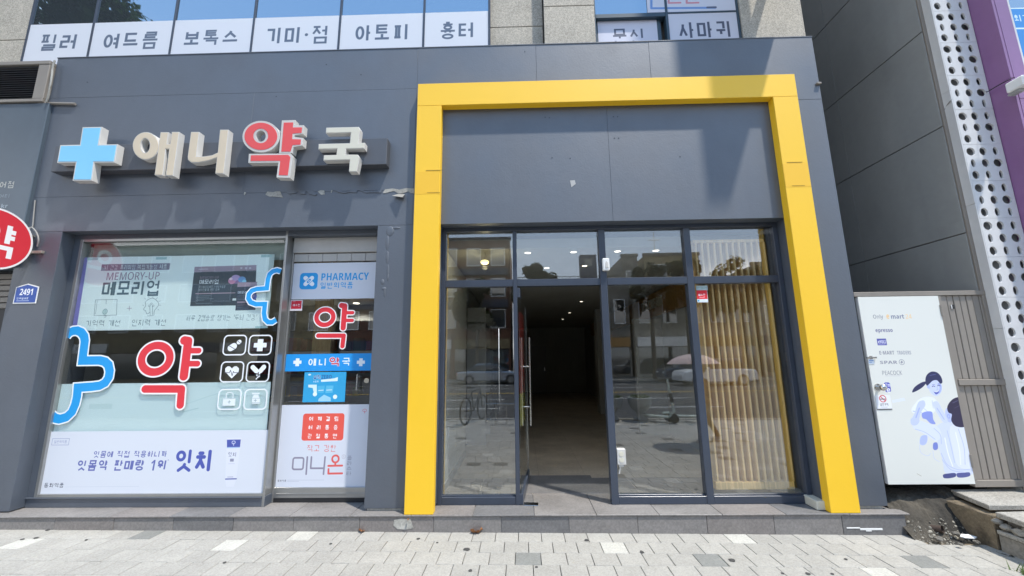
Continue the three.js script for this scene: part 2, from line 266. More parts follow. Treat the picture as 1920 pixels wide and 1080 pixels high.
// a printed sheet in the plane z (world rectangle x0..x1, y0..y1); draw(t) paints with photo pixels turned into places on the sheet
function sheet(name, label, category, group, R, z, ppm, draw, { alpha = false, rough = 0.55, thick = 0.0012, tint, parent, at } = {}) {
  const { x0, x1, y0, y1 } = R, w = Math.max(16, Math.min(2048, Math.round((x1 - x0) * ppm))), h = Math.max(16, Math.min(2048, Math.round((y1 - y0) * ppm)));
  const cv = document.createElement('canvas'); cv.width = w; cv.height = h; const ctx = cv.getContext('2d');
  const place = at ?? ((x, y) => P(x, y, z)), to = (x, y) => { const p = place(x, y); return [(p.x - x0) / (x1 - x0) * w, (y1 - p.y) / (y1 - y0) * h]; };
  const t = { ctx, w, h, to, k: ppm,
    rect: (a, b, c, d, col, r = 0) => { const [p, q] = to(a, b), [s, u] = to(c, d); ctx.fillStyle = col; ctx.beginPath(); ctx.roundRect(p, q, s - p, u - q, r * ppm); ctx.fill(); },
    frame: (a, b, c, d, col, lw, r = 0) => { const [p, q] = to(a, b), [s, u] = to(c, d); ctx.strokeStyle = col; ctx.lineWidth = lw * ppm; ctx.beginPath(); ctx.roundRect(p, q, s - p, u - q, r * ppm); ctx.stroke(); },
    text: (s, a, b, c, d, o) => { const [p, q] = to(a, b), [r, u] = to(c, d); lettering(ctx, s, p, q, r, u, o); },
    latin: (s, a, b, c, d, o) => { const [p, q] = to(a, b), [r, u] = to(c, d); latin(ctx, s, p, q, r, u, o); },
    line: (pts, col, lw, close) => { ctx.strokeStyle = col; ctx.lineWidth = lw * ppm; ctx.lineJoin = ctx.lineCap = 'round'; ctx.beginPath(); pts.forEach((p, i) => ctx[i ? 'lineTo' : 'moveTo'](...to(...p))); if (close) ctx.closePath(); ctx.stroke(); },
    fill: (pts, col) => { ctx.fillStyle = col; ctx.beginPath(); pts.forEach((p, i) => ctx[i ? 'lineTo' : 'moveTo'](...to(...p))); ctx.closePath(); ctx.fill(); },
    smooth: (pts, col, lw, cap = 'butt') => { ctx.strokeStyle = col; ctx.lineWidth = lw * ppm; ctx.lineJoin = 'round'; ctx.lineCap = cap; const q = pts.map((p) => to(...p)); const cu = new THREE.CatmullRomCurve3(q.map((p) => new THREE.Vector3(p[0], p[1], 0)), false, 'centripetal').getPoints(pts.length * 8); ctx.beginPath(); cu.forEach((p, i) => ctx[i ? 'lineTo' : 'moveTo'](p.x, p.y)); ctx.stroke(); },
    blob: (pts, col) => { const cu = new THREE.CatmullRomCurve3(pts.map((p) => { const q = to(...p); return new THREE.Vector3(q[0], q[1], 0); }), true, 'centripetal').getPoints(pts.length * 8); ctx.fillStyle = col; ctx.beginPath(); cu.forEach((p, i) => ctx[i ? 'lineTo' : 'moveTo'](p.x, p.y)); ctx.closePath(); ctx.fill(); },
    band: (pts, col, lw) => { ctx.strokeStyle = col; ctx.lineWidth = lw * ppm; ctx.lineJoin = 'miter'; ctx.lineCap = 'butt'; ctx.beginPath(); pts.forEach((p, i) => ctx[i ? 'lineTo' : 'moveTo'](...to(...p))); ctx.stroke(); },
    oval: (a, b, rx, ry, col) => { const [p, q] = to(a, b); ctx.fillStyle = col; ctx.beginPath(); ctx.ellipse(p, q, rx * ppm, ry * ppm, 0, 0, 7); ctx.fill(); },
    ring: (a, b, rx, ry, col, lw) => { const [p, q] = to(a, b); ctx.strokeStyle = col; ctx.lineWidth = lw * ppm; ctx.beginPath(); ctx.ellipse(p, q, rx * ppm, ry * ppm, 0, 0, 7); ctx.stroke(); },
  };
  if (!alpha) { ctx.fillStyle = tint ?? '#e4e8ef'; ctx.fillRect(0, 0, w, h); }
  draw(t);
  const im = ctx.getImageData(0, 0, w, h).data, d = new Uint8Array(w * h * 4);
  for (let j = 0; j < h; j++) for (let i = 0; i < w; i++) { const s = ((h - 1 - j) * w + i) * 4, k = (j * w + i) * 4, a = im[s + 3]; for (let c = 0; c < 3; c++) d[k + c] = a < 8 ? 235 : im[s + c]; d[k + 3] = a; }
  const tex = new THREE.DataTexture(d, w, h); tex.magFilter = THREE.LinearFilter; tex.colorSpace = THREE.SRGBColorSpace; tex.needsUpdate = true;
  const mat = new THREE.MeshStandardMaterial({ map: tex, roughness: rough, ...(alpha ? { transparent: true, alphaTest: 0.5 } : {}) });
  let g;
  if (alpha) { g = new THREE.PlaneGeometry(x1 - x0, y1 - y0); g.translate((x0 + x1) / 2, (y0 + y1) / 2, z); }
  else { g = bx(x0, x1, y0, y1, z - thick, z); const uv = g.attributes.uv, ps = g.attributes.position; for (let i = 0; i < uv.count; i++) uv.setXY(i, (ps.getX(i) - x0) / (x1 - x0), (ps.getY(i) - y0) / (y1 - y0)); }
  if (parent) return part(name, g, mat, parent, label);
  return solo(name, g, mat, label, category, group);
}
const rectOf = (z, a, b, pad = 0) => { const p = P(a[0], a[1], z), q = P(b[0], b[1], z); return { x0: p.x - pad, x1: q.x + pad, y0: q.y - pad, y1: p.y + pad }; };
const rectMean = (z, tl, tr, br, bl) => { const q = [tl, tr, br, bl].map((p) => P(p[0], p[1], z)); return { x0: (q[0].x + q[3].x) / 2, x1: (q[1].x + q[2].x) / 2, y1: (q[0].y + q[1].y) / 2, y0: (q[2].y + q[3].y) / 2 }; };
// ---------------------------------------------------------------- ground, pavement, road
const YG = (x) => -0.0083 * (x + 0.3);
struct('ground', bx(-300, 300, -0.5, -0.32, -200, 300), M.concrete);
struct('road', bx(-120, 120, -0.32, -0.12, 6.93, 26.4), M.asphalt);
for (const z of [10.2, 13.4, 16.66, 19.9, 23.1]) {
  if (Math.abs(z - 16.66) < 0.01) struct('road_marking', [bx(-120, 120, -0.12, -0.116, 16.5, 16.6), bx(-120, 120, -0.12, -0.116, 16.75, 16.85)], std(lin(0.62, 0.4, 0.06), 0.8));
  else { const g = []; for (let x = -60; x < 60; x += 8) g.push(bx(x, x + 3.2, -0.12, -0.116, z - 0.06, z + 0.06)); struct('lane_marking', g, M.roadPaint); }
}
struct('far_pavement', bx(-120, 120, -0.32, 0, 26.58, 60), M.concrete);
{ const g = []; for (let x = -40; x < 40; x += 1) g.push(bx(x + 0.004, x + 0.996, -0.3, 0.005, 26.4, 26.58, 0.015)); struct('far_kerb', g, M.slab); }
{ const g = []; for (let x = -25; x < 25; x += 1) g.push(xf(bx(0.004, 0.996, -0.3, 0.005, 6.76, 6.93, 0.015), x, YG(x), 0)); struct('kerb', g, M.slab); }
const pavement = struct('pavement', (() => { const g = bx(-40, 40, -0.3, -0.05, -0.9, 6.76); return g; })(), M.joint);
pavement.rotation.z = -0.0083; pavement.position.set(0, -0.0025, 0);
{
  const bw = 0.2165, bd = 0.208, z0 = -0.02, gap = 0.0025, deep = 0.06;
  const tones = [0.46, 0.45, 0.47, 0.435, 0.475, 0.455].map((t) => std(lin(t * 0.98, t * 0.95, t * 0.89), 0.85, { map: paverMap, bumpMap: grainBump, bumpScale: 0.002 }));
  const pale = std(lin(0.6, 0.59, 0.55), 0.8, { map: paverMap }), dark = std(lin(0.27, 0.275, 0.265), 0.85, { map: paverMap, bumpMap: grainBump, bumpScale: 0.002 });
  const geos = []; for (let i = 0; i < 12; i++) { const g = bx(-bw / 2 + gap, bw / 2 - gap, -deep, 0, -bd / 2 + gap, bd / 2 - gap, 0.0035), uv = g.attributes.uv; for (let k = 0; k < uv.count; k++) uv.setXY(k, uv.getX(k) + i * 0.27, uv.getY(k) + i * 0.41); geos.push(g); }
  const wp = (x, y) => PY(x, y, 0);
  const offs = [wp(972, 1007).x, wp(991, 1025).x, wp(966, 1046).x, wp(1000, 1069).x, wp(972, 1100).x, 0];
  const marks = [[1152, 1025, pale], [1389, 1007, pale], [995, 1047, dark], [1337, 1046, dark], [437, 1024, pale], [272, 1005, dark], [45, 1022, pale], [567, 1005, pale], [1640, 1067, pale], [1777, 1056, dark]].map(([x, y, m]) => [wp(x, y), m]);
  const rest = [];
  for (let r = 0; r < 33; r++) {
    const off = r < offs.length ? offs[r] : rr(0, bw), zc = z0 + bd * (r + 0.5);
    if (zc > 6.7) break;
    const near = r < 5, xa = near ? -6.2 : -16, xb = near ? 5.2 : 16;
    for (let x = off - Math.ceil((off - xa) / bw) * bw; x < xb; x += bw) {
      const xc = x + bw / 2, dy = rr(-0.0012, 0.0012);
      if (r < 5 && xc > 3.62 && zc < 0.12) continue;
      if (xc > 4.0 + zc * 0.3 && zc < 0.75) continue;
      if (near && xc > -6.0 && xc < 5.0) {
        let m = tones[Math.floor(rnd() * tones.length)];
        for (const [q, mm] of marks) if (Math.abs(q.x - xc) < bw / 2 && Math.abs(q.z - zc) < bd / 2) m = mm;
        const b = new THREE.Mesh(geos[Math.floor(rnd() * 12)], m); b.name = 'paving_block'; b.castShadow = b.receiveShadow = true; b.position.set(xc, dy, zc); b.rotation.set(rr(-0.004, 0.004), rr(-0.006, 0.006), rr(-0.004, 0.004));
        pavement.add(b);
      } else rest.push([xc, dy, zc]);
    }
  }
  const inst = new THREE.InstancedMesh(geos[0], std(lin(0.46, 0.455, 0.44), 0.85, { map: paverMap }), rest.length), m4 = new THREE.Matrix4();
  const tint = new THREE.Color();
  rest.forEach((p, i) => { inst.setMatrixAt(i, m4.makeTranslation(...p)); const u = rnd(), t = u < 0.05 ? 0.35 : u > 0.95 ? 1.3 : rr(0.88, 1.06); inst.setColorAt(i, tint.setRGB(t, t, t)); });
  inst.name = 'paving_field'; inst.userData.kind = 'stuff'; inst.castShadow = inst.receiveShadow = true; pavement.add(inst);
  // flattened gum and grime spots on the blocks
  const gum = std(lin(0.06, 0.058, 0.055), 0.9);
  for (const [x, y, r] of [[1100, 1012, 0.024], [1203, 1033, 0.02], [1372, 1047, 0.026], [875, 1031, 0.026], [784, 1012, 0.018], [820, 1019, 0.01], [882, 1071, 0.018], [66, 1017, 0.02], [40, 1020, 0.016], [88, 1002, 0.02], [421, 1060, 0.014], [1515, 1071, 0.02], [1560, 1071, 0.012], [160, 1020, 0.012], [1585, 1043, 0.014], [1006, 1063, 0.012], [1467, 1071, 0.012], [620, 1023, 0.014]]) {
    const p = wp(x, y), s = []; for (let k = 0; k < 10; k++) { const a = k / 10 * 6.283, q = r * rr(0.75, 1.2); s.push([Math.cos(a) * q, Math.sin(a) * q]); }
    const g = extr(poly(s), 0, 0.002); g.rotateX(-Math.PI / 2); g.translate(p.x, 0.0035, p.z); part('gum_spot', g, gum, pavement);
  }
}

// ---------------------------------------------------------------- stone step in front of the shops
const STEP = 0.16;
{
  const t = thing('entrance_step', 'long low grey tiled step running under both shopfronts', 'step', undefined, -1, 0, -0.2);
  part('step_core', bx(-6.3, 3.6, -0.3, STEP - 0.014, -1.2, -0.012), M.grout, t);
  const jx = [-5.9, ...[550, 674, 813, 940, 1067, 1196, 1326, 1452].map((x) => P(x, 985, 0).x)];
  jx.splice(1, 0, jx[1] - 2.4, jx[1] - 1.8, jx[1] - 1.2, jx[1] - 0.6); jx.push(P(1580, 985, 0).x, 3.62);
  const mats = [M.tile, M.tileWarm, M.tile, M.tileDark, M.tile];
  for (let i = 0; i + 1 < jx.length; i++) part('riser_tile', bx(jx[i] + 0.002, jx[i + 1] - 0.002, -0.28, STEP - 0.016 - (i % 3) * 0.001, -0.012, 0.0 + (i % 2) * 0.001, 0.002), mats[i % 5], t);
  const tx = []; for (let x = -5.9; x < 3.6; x += 0.6) tx.push(x); tx.push(3.66);
  for (let i = 0; i + 1 < tx.length; i++) for (const [za, zb] of [[-0.6, 0.012], [-1.2, -0.604]]) part('tread_tile', bx(tx[i] + 0.002, tx[i + 1] - 0.002, STEP - 0.014, STEP + (i % 3) * 0.0006, za, zb, 0.003), mats[(i * 2 + (za < -1 ? 1 : 0)) % 5], t);
  // broken corner tile with mortar showing, and chips
  const c = crop(480, 810, 4), q = [[1035, 660], [1090, 648], [1160, 655], [1170, 690], [1182, 722], [1120, 732], [1060, 728], [1030, 700]].map(([u, v]) => P(...c(u, v), 0.003));
  part('broken_tile_patch', extr(poly(q.map((p) => [p.x, p.y])), 0.001, 0.003), M.primer, t, 'pale mortar where a riser tile has broken off');
  const d = crop(1440, 810, 4);
  for (const [a, b, e, f] of [[690, 722, 860, 736], [735, 738, 778, 746], [590, 715, 690, 724]]) { const p = P(...d(a, b), 0.003), s = P(...d(e, f), 0.003); part('paint_smear', bx(p.x, s.x, s.y, p.y, 0.001, 0.005, 0.001), M.white, t); }
}

// ---------------------------------------------------------------- the building
const ZW = -0.1, ZU = -0.35, FT = 5.43, FB = 3.157, FL = -5.76, FR = 3.56;
const bld = thing('shop_building', 'dark grey clad shop building with granite upper storey', 'building', undefined, -1, 0, -1);
{
  const xs = [P(783, 120, ZW).x, P(1005, 110, ZW).x, P(1218, 110, ZW).x], y1 = P(560, 172, ZW).y, y2 = P(560, 360, ZW).y, g = 0.0009;
  const panel = (x0, x1, yb, yt, zb = -0.34, dz = 0) => part('cladding_panel', bx(x0 + g, x1 - g, yb + g, yt - g, zb, ZW + dz, 0.0015), M.wall, bld);
  panel(FL, xs[0], y1, FT); panel(FL, -3.2, y2, y1); panel(-3.2, xs[0], y2, y1, -0.34, 0.001); panel(FL, xs[0], FB, y2, -0.34, 0.0006);
  panel(xs[0], xs[1], 4.6, FT, -0.34, 0.0008); panel(xs[1], xs[2], 4.6, FT); panel(xs[2], FR, 4.6, FT, -0.34, 0.001);
  panel(xs[0], -0.9, FB, 4.6); panel(-0.9, 1.05, FB, 4.6, -0.34, 0.0004); panel(1.05, 2.95, FB, 4.6); panel(2.95, FR, 0.19, 4.6, -0.6);
  panel(-1.607, -0.9, 0.185, FB, -0.6, 0.0006); panel(FL, -5.27, 0.17, FB, -0.6);
  part('cladding_core', [bx(FL + 0.01, FR - 0.01, FB + 0.01, FT - 0.01, -0.345, ZW - 0.006)], M.wall, bld);
  // bottom edge trims of the piers
  part('pier_foot', [bx(-1.58, -1.0, 0.161, 0.184, -0.4, -0.112, 0.002)], M.primer, bld); part('pier_foot', bx(3.2, 3.52, 0.161, 0.188, -0.4, -0.115, 0.002), M.primer, bld);
  part('base_wall', bx(-5.27, -2.705, 0.161, P(300, 932, -0.23).y, -0.45, -0.232, 0.003), M.wall, bld);
  part('capping', bx(FL - 0.005, FR + 0.005, FT, FT + 0.012, -0.4, ZW + 0.006, 0.002), M.wall, bld);
  // peeled paint along the seam, paint blisters on the pier
  const c = crop(430, 215, 5.333);
  const chip = (pts, name, z = 0.004) => { const q = pts.map(([u, v]) => P(...c(u, v), ZW)); part(name, extr(poly(q.map((p) => [p.x, p.y])), ZW + 0.0015, z), M.primer, bld, 'bare pale patch where the grey paint has flaked off'); };
  chip([[362, 800], [385, 770], [440, 778], [470, 768], [510, 768], [525, 800], [538, 830], [470, 822], [400, 820]], 'paint_flake'); chip([[885, 770], [915, 757], [952, 760], [955, 800], [920, 802]], 'paint_flake');
  chip([[1535, 785], [1560, 748], [1640, 740], [1700, 752], [1760, 738], [1848, 738], [1848, 790], [1815, 785], [1790, 768], [1730, 790], [1690, 790], [1650, 765], [1600, 775], [1570, 785]], 'paint_flake'); chip([[1015, 780], [1022, 757], [1032, 757], [1025, 782]], 'paint_flake'); chip([[148, 800], [152, 778], [168, 778], [160, 805]], 'paint_flake');
  for (const pts of [[[690, 755], [760, 770], [770, 800], [720, 796], [700, 780]], [[775, 760], [850, 772], [880, 800], [860, 812], [800, 796]], [[1040, 752], [1160, 772], [1280, 756], [1275, 784], [1200, 778], [1150, 790], [1095, 780]], [[1290, 756], [1420, 770], [1530, 752], [1520, 784], [1440, 780], [1370, 786]], [[560, 772], [660, 762], [676, 786], [600, 796]]]) { const q = pts.map(([u, v]) => P(...c(u, v), ZW)); part('lifted_paint', extr(poly(q.map((p) => [p.x, p.y])), ZW + 0.0015, 0.009, 0.002), M.wall, bld, 'lifted strip of grey paint along the cladding seam'); }
  { const a = P(...c(1690, 795), ZW), b = P(...c(1760, 800), ZW), d = P(...c(1748, 850), ZW), e = P(...c(1632, 820), ZW), g2 = new THREE.BufferGeometry(); const f = (p, z) => [p.x, p.y, ZW + z];
    g2.setAttribute('position', new THREE.Float32BufferAttribute([...f(a, 0.006), ...f(e, 0.03), ...f(d, 0.07), ...f(a, 0.006), ...f(d, 0.07), ...f(b, 0.012)], 3)); part('peeling_flap', flat(g2), M.primer, bld); }
  const c2 = crop(480, 270, 4), blist = [];
  for (const [u, v, w, h] of [[1005, 655, 32, 42], [985, 740, 14, 60], [985, 850, 12, 50], [990, 950, 10, 50], [1055, 630, 30, 10], [990, 1000, 9, 30], [948, 1035, 14, 22], [965, 1110, 8, 40], [960, 1085, 18, 12]]) { const p = P(...c2(u, v), ZW), s = new THREE.SphereGeometry(1, 12, 8); s.scale(w / 4 * 0.0057, h / 4 * 0.0057, 0.007); s.translate(p.x, p.y, ZW); blist.push(s); }
  part('paint_blisters', blist, M.wall, bld);
  { const u = crop(960, 270, 4), q = [[435, 275], [470, 272], [478, 300], [445, 325]].map(([a, b]) => P(...u(a, b), ZW)); part('paint_flake', extr(poly(q.map((p) => [p.x, p.y])), ZW + 0.001, 0.002), M.shutter, bld); }
  // screw holes left by an old sign
  const holes = []; for (const [x, y] of [[1150, 219], [1158, 219], [1152, 259], [1160, 259], [1275, 294], [1035, 296], [1069, 297], [612, 121], [677, 140], [518, 181], [984, 97], [164, 154], [1022, 220], [1030, 221]]) { const p = P(x, y, ZW); part('screw_plug', bx(p.x - 0.006, p.x + 0.006, p.y - 0.004, p.y + 0.004, ZW - 0.001, ZW + 0.003), M.black, bld); }

  // upper storey: granite facing
  const slab = (x0, x1, z, ys) => { for (let i = 0; i + 1 < ys.length; i++) part('granite_panel', bx(x0 + 0.004, x1 - 0.004, ys[i] + 0.004, ys[i + 1] - 0.004, z - 0.05, z, 0.004), M.granite, bld); };
  const yr = P(940, 51, -0.43).y, yp = P(1060, 11, -0.3).y, yl = P(20, 75, -0.4).y, yq = P(1430, 52, -0.33).y - 0.35;
  slab(-0.352, 0.357, -0.43, [4.9, yr, yr + 0.95, yr + 1.9, yr + 2.85, 12]); slab(0.357, 1.017, -0.3, [yp - 0.95, yp, yp + 0.95, yp + 1.9, yp + 2.85, 12]);
  slab(2.895, 3.685, -0.33, [yq - 0.4, yq + 0.95, yq + 1.9, yq + 2.85, 12]); slab(-7.6, -6.6, -0.4, [4.6, yl, yl + 0.95, yl + 1.9, 12]); slab(-9, -7.6, -0.32, [4.6, yl + 0.1, yl + 1.05, yl + 2, 12]);
  part('upper_wall', [bx(-9, 3.66, FB + 0.05, 12, -0.9, -0.5)], M.joint, bld);
  part('side_wall', bx(3.4, 3.66, 0, 12, -12, -0.5), M.concrete, bld); part('roof_slab', bx(-9, 3.68, 11.99, 12.3, -14, -0.28), M.concrete, bld);
  part('side_wall', bx(-9, -8.8, 0, 12, -12, -0.5), M.concrete, bld);
}
// upper windows
{
  const dv = [-6.6, -5.707, -4.599, -3.509, -2.342, -1.221, -0.356], t = thing('upper_window', 'long mirrored upper window band above the pharmacy sign', 'window', undefined, -3.4, 5, ZU);
  for (let i = 0; i < 6; i++) { part('pane', bx(dv[i] + 0.012, dv[i + 1] - 0.012, 5.0, 8.2, ZU - 0.05, ZU - 0.02), M.mirror, t); }
  for (const x of dv) part('mullion', bx(x - 0.013, x + 0.013, 5.0, 8.2, ZU - 0.08, ZU - 0.004, 0.002), M.frame, t);
  part('rail', bx(-6.6, -0.356, 8.2, 8.3, ZU - 0.08, ZU), M.frame, t);
  const words = [['필러', crop(0, 0, 4), 310, 255, 570, 375], ['여드름', crop(0, 0, 4), 785, 245, 1180, 365], ['보톡스', crop(0, 0, 4), 1382, 228, 1785, 338], ['기미·점', crop(480, 0, 4), 75, 200, 540, 325], ['아토피', crop(480, 0, 4), 745, 182, 1150, 305], ['흉터', crop(480, 0, 4), 1377, 165, 1640, 288]];
  const eng = ['two letters', 'three letters ending in a square', 'three letters ending in a slanted roof shape', 'letters split by a centre dot', 'three letters starting with a ring', 'two letters, the first with a hat'];
  words.forEach(([s, c, a, b, d, e], i) => sheet('window_film', `white film on upper window with dark Hangul, ${eng[i]}`, 'window sign', 'white lettered films on the upper windows', { x0: dv[i] + 0.014, x1: dv[i + 1] - 0.014, y0: 5.25, y1: 6.19 }, ZU - 0.012, 420, (q) => {
    q.text(s, ...c(a, b), ...c(d, e), { color: '#5b6779', weight: 0.135 });
  }, { tint: '#d3d6dc', thick: 0.002, rough: 0.35 }));
  const u = thing('upper_window', 'teal framed upper window with one sash swung open', 'window', undefined, 2, 5, ZU);
  const ym = P(1180, 24, ZU).y, xd = 1.963;
  part('pane', bx(1.03, xd - 0.015, ym, 8.2, ZU - 0.05, ZU - 0.02), M.mirror, u); part('pane', bx(xd + 0.015, 2.88, ym, 8.2, ZU - 0.05, ZU - 0.02), M.mirror, u);
  const teal = std(lin(0.03, 0.06, 0.085), 0.4);
  part('mullion', bx(xd - 0.016, xd + 0.016, 5, 8.2, ZU - 0.09, ZU - 0.002, 0.002), teal, u); part('jamb', bx(1.018, 1.04, 5, 8.2, ZU - 0.09, ZU - 0.003, 0.002), teal, u); part('jamb', bx(2.865, 2.893, 5, 8.2, ZU - 0.09, ZU - 0.003, 0.002), teal, u);
  part('rail', bx(1.042, xd - 0.018, ym - 0.06, ym, ZU - 0.12, ZU - 0.006, 0.003), teal, u); part('rail', bx(xd + 0.018, 2.863, ym - 0.025, ym, ZU - 0.09, ZU - 0.006, 0.003), teal, u);
  part('opening_back', bx(1.042, 2.863, 5, ym - 0.06, ZU - 0.3, ZU - 0.2), M.darkBand, u);
  const c = crop(960, 0, 4), za = ZU - 0.06, ra = rectOf(za, c(640, 158), c(1105, 400));
  sheet('window_film', 'white film with two large Hangul letters cut off by the fascia', 'window sign', undefined, { ...ra, y0: 5.2 }, za, 420, (q) => q.text('문신', ...c(745, 215), ...c(1005, 345), { color: '#565c6e', weight: 0.13 }), { tint: '#cccdda', rough: 0.35 });
  part('sash', [bx(ra.x0 - 0.05, ra.x0 - 0.002, 5, ra.y1 + 0.03, za - 0.03, za - 0.002), bx(ra.x1 + 0.002, ra.x1 + 0.05, 5, ra.y1 + 0.03, za - 0.03, za - 0.002), bx(ra.x0 - 0.002, ra.x1 + 0.002, ra.y1 + 0.002, ra.y1 + 0.03, za - 0.03, za - 0.003)], teal, u);
  const rb = rectOf(ZU - 0.012, c(1165, 90), c(1695, 300));
  sheet('window_film', 'white film with three Hangul letters beside the open sash', 'window sign', undefined, { x0: xd + 0.02, x1: 2.862, y0: 5.2, y1: rb.y1 }, ZU - 0.012, 420, (q) => q.text('사마귀', ...c(1240, 160), ...c(1655, 285), { color: '#4b5064', weight: 0.13 }), { tint: '#cccdd7', rough: 0.35 });
  sheet('window_film', 'white film with a blue corner frame and red letter bottoms', 'window sign', undefined, { x0: P(...c(1018, 80), ZU).x, x1: 2.862, y0: ym + 0.004, y1: 6.9 }, ZU - 0.01, 300, (q) => {
    q.line([c(1045, -300), c(1045, 62), c(1525, 58)], '#6d93cc', 0.03); q.line([c(1465, 56), c(1528, 54)], '#57617c', 0.028);
    for (const x of [1175, 1310]) q.line([c(x, -60), c(x, 22), c(x + 88, 20)], '#cf8a95', 0.026);
  }, { tint: '#d0d2dc', rough: 0.35 });
  part('mullion', bx(xd - 0.006, xd + 0.006, ym + 0.01, 6.9, ZU - 0.009, ZU - 0.001), teal, u);
}
// two stacked blade signs high on the granite pier, out of frame: their shadow falls across the fascia
for (const [ya, yb, z1, lb] of [[6.15, 8.02, 0.75, 'lower of two white blade signs high on the granite pier'], [8.13, 11, 0.925, 'upper of two white blade signs high on the granite pier']]) {
  const t = thing('blade_sign', lb, 'sign', undefined, 3.25, ya, 0);
  part('sign_box', bx(3.12, 3.375, ya, yb, -0.05, z1, 0.01), M.white, t); for (const y of [ya + 0.2, yb - 0.3]) part('bracket', bx(3.2, 3.3, y, y + 0.06, -0.33, -0.051), M.steel, t);
}

// ---------------------------------------------------------------- yellow portal frame
{
  const t = thing('yellow_portal_frame', 'tall yellow painted frame round the empty shopfront', 'frame', undefined, 1, STEP, 0);
  const xa = -1.172, xb = -0.888, xc = 2.933, xd = 3.213, yt = 4.863, yi = 4.577, b = STEP - 0.004 + 0.006;
  part('post', bx(xa, xb, b, yi - 0.0008, ZW + 0.0015, 0, 0.003), M.yellow, t); part('post', bx(xc, xd, b, yi - 0.0008, ZW + 0.0015, 0, 0.003), M.yellow, t); part('lintel', bx(xa, xd, yi + 0.0008, yt, ZW + 0.0015, 0, 0.003), M.yellow, t);
  const scar = std(lin(0.3, 0.19, 0.03), 0.8);
  for (const [x0, x1, y0, y1] of [[797, 831, 322, 360], [1474, 1514, 307, 347]]) {
    const p = P(x0, y0, 0), q = P(x1, y1, 0); const cx = x0 < 1000 ? [xa + 0.004, xb - 0.004] : [xc + 0.004, xd - 0.004];
    part('repainted_patch', bx(cx[0], cx[1], q.y - 0.02, p.y, 0, 0.0012), M.yellowPatch, t, 'slightly darker repainted patch');
    for (const g of [bx(p.x + 0.01, q.x - 0.02, p.y + 0.012, p.y + 0.017, 0, 0.003), bx(p.x + 0.03, q.x - 0.03, q.y - 0.006, q.y - 0.003, 0.001, 0.0035)]) part('patch_scar', g, scar, t);
  }
}
// ---------------------------------------------------------------- pharmacy sign: box letters on a long dark box
function inset(pts, d) {   // pts counter-clockwise or clockwise; moves every edge inwards by d
  const n = pts.length; let area = 0; for (let i = 0; i < n; i++) { const a = pts[i], b = pts[(i + 1) % n]; area += a[0] * b[1] - b[0] * a[1]; }
  const s = area > 0 ? 1 : -1;
  return pts.map((p, i) => {
    const a = pts[(i + n - 1) % n], b = pts[(i + 1) % n], e = (u, v) => { const l = Math.hypot(v[0] - u[0], v[1] - u[1]) || 1; return [(v[0] - u[0]) / l, (v[1] - u[1]) / l]; };
    const e1 = e(a, p), e2 = e(p, b), n1 = [-e1[1] * s, e1[0] * s], n2 = [-e2[1] * s, e2[0] * s], k = 1 + n1[0] * n2[0] + n1[1] * n2[1], m = d / Math.max(0.35, k);
    return [p[0] + (n1[0] + n2[0]) * m, p[1] + (n1[1] + n2[1]) * m];
  });
}
const ovalPts = (cx, cy, rx, ry, n = 40) => Array.from({ length: n }, (_, i) => [cx + rx * Math.cos(i / n * 6.28318), cy + ry * Math.sin(i / n * 6.28318)]);
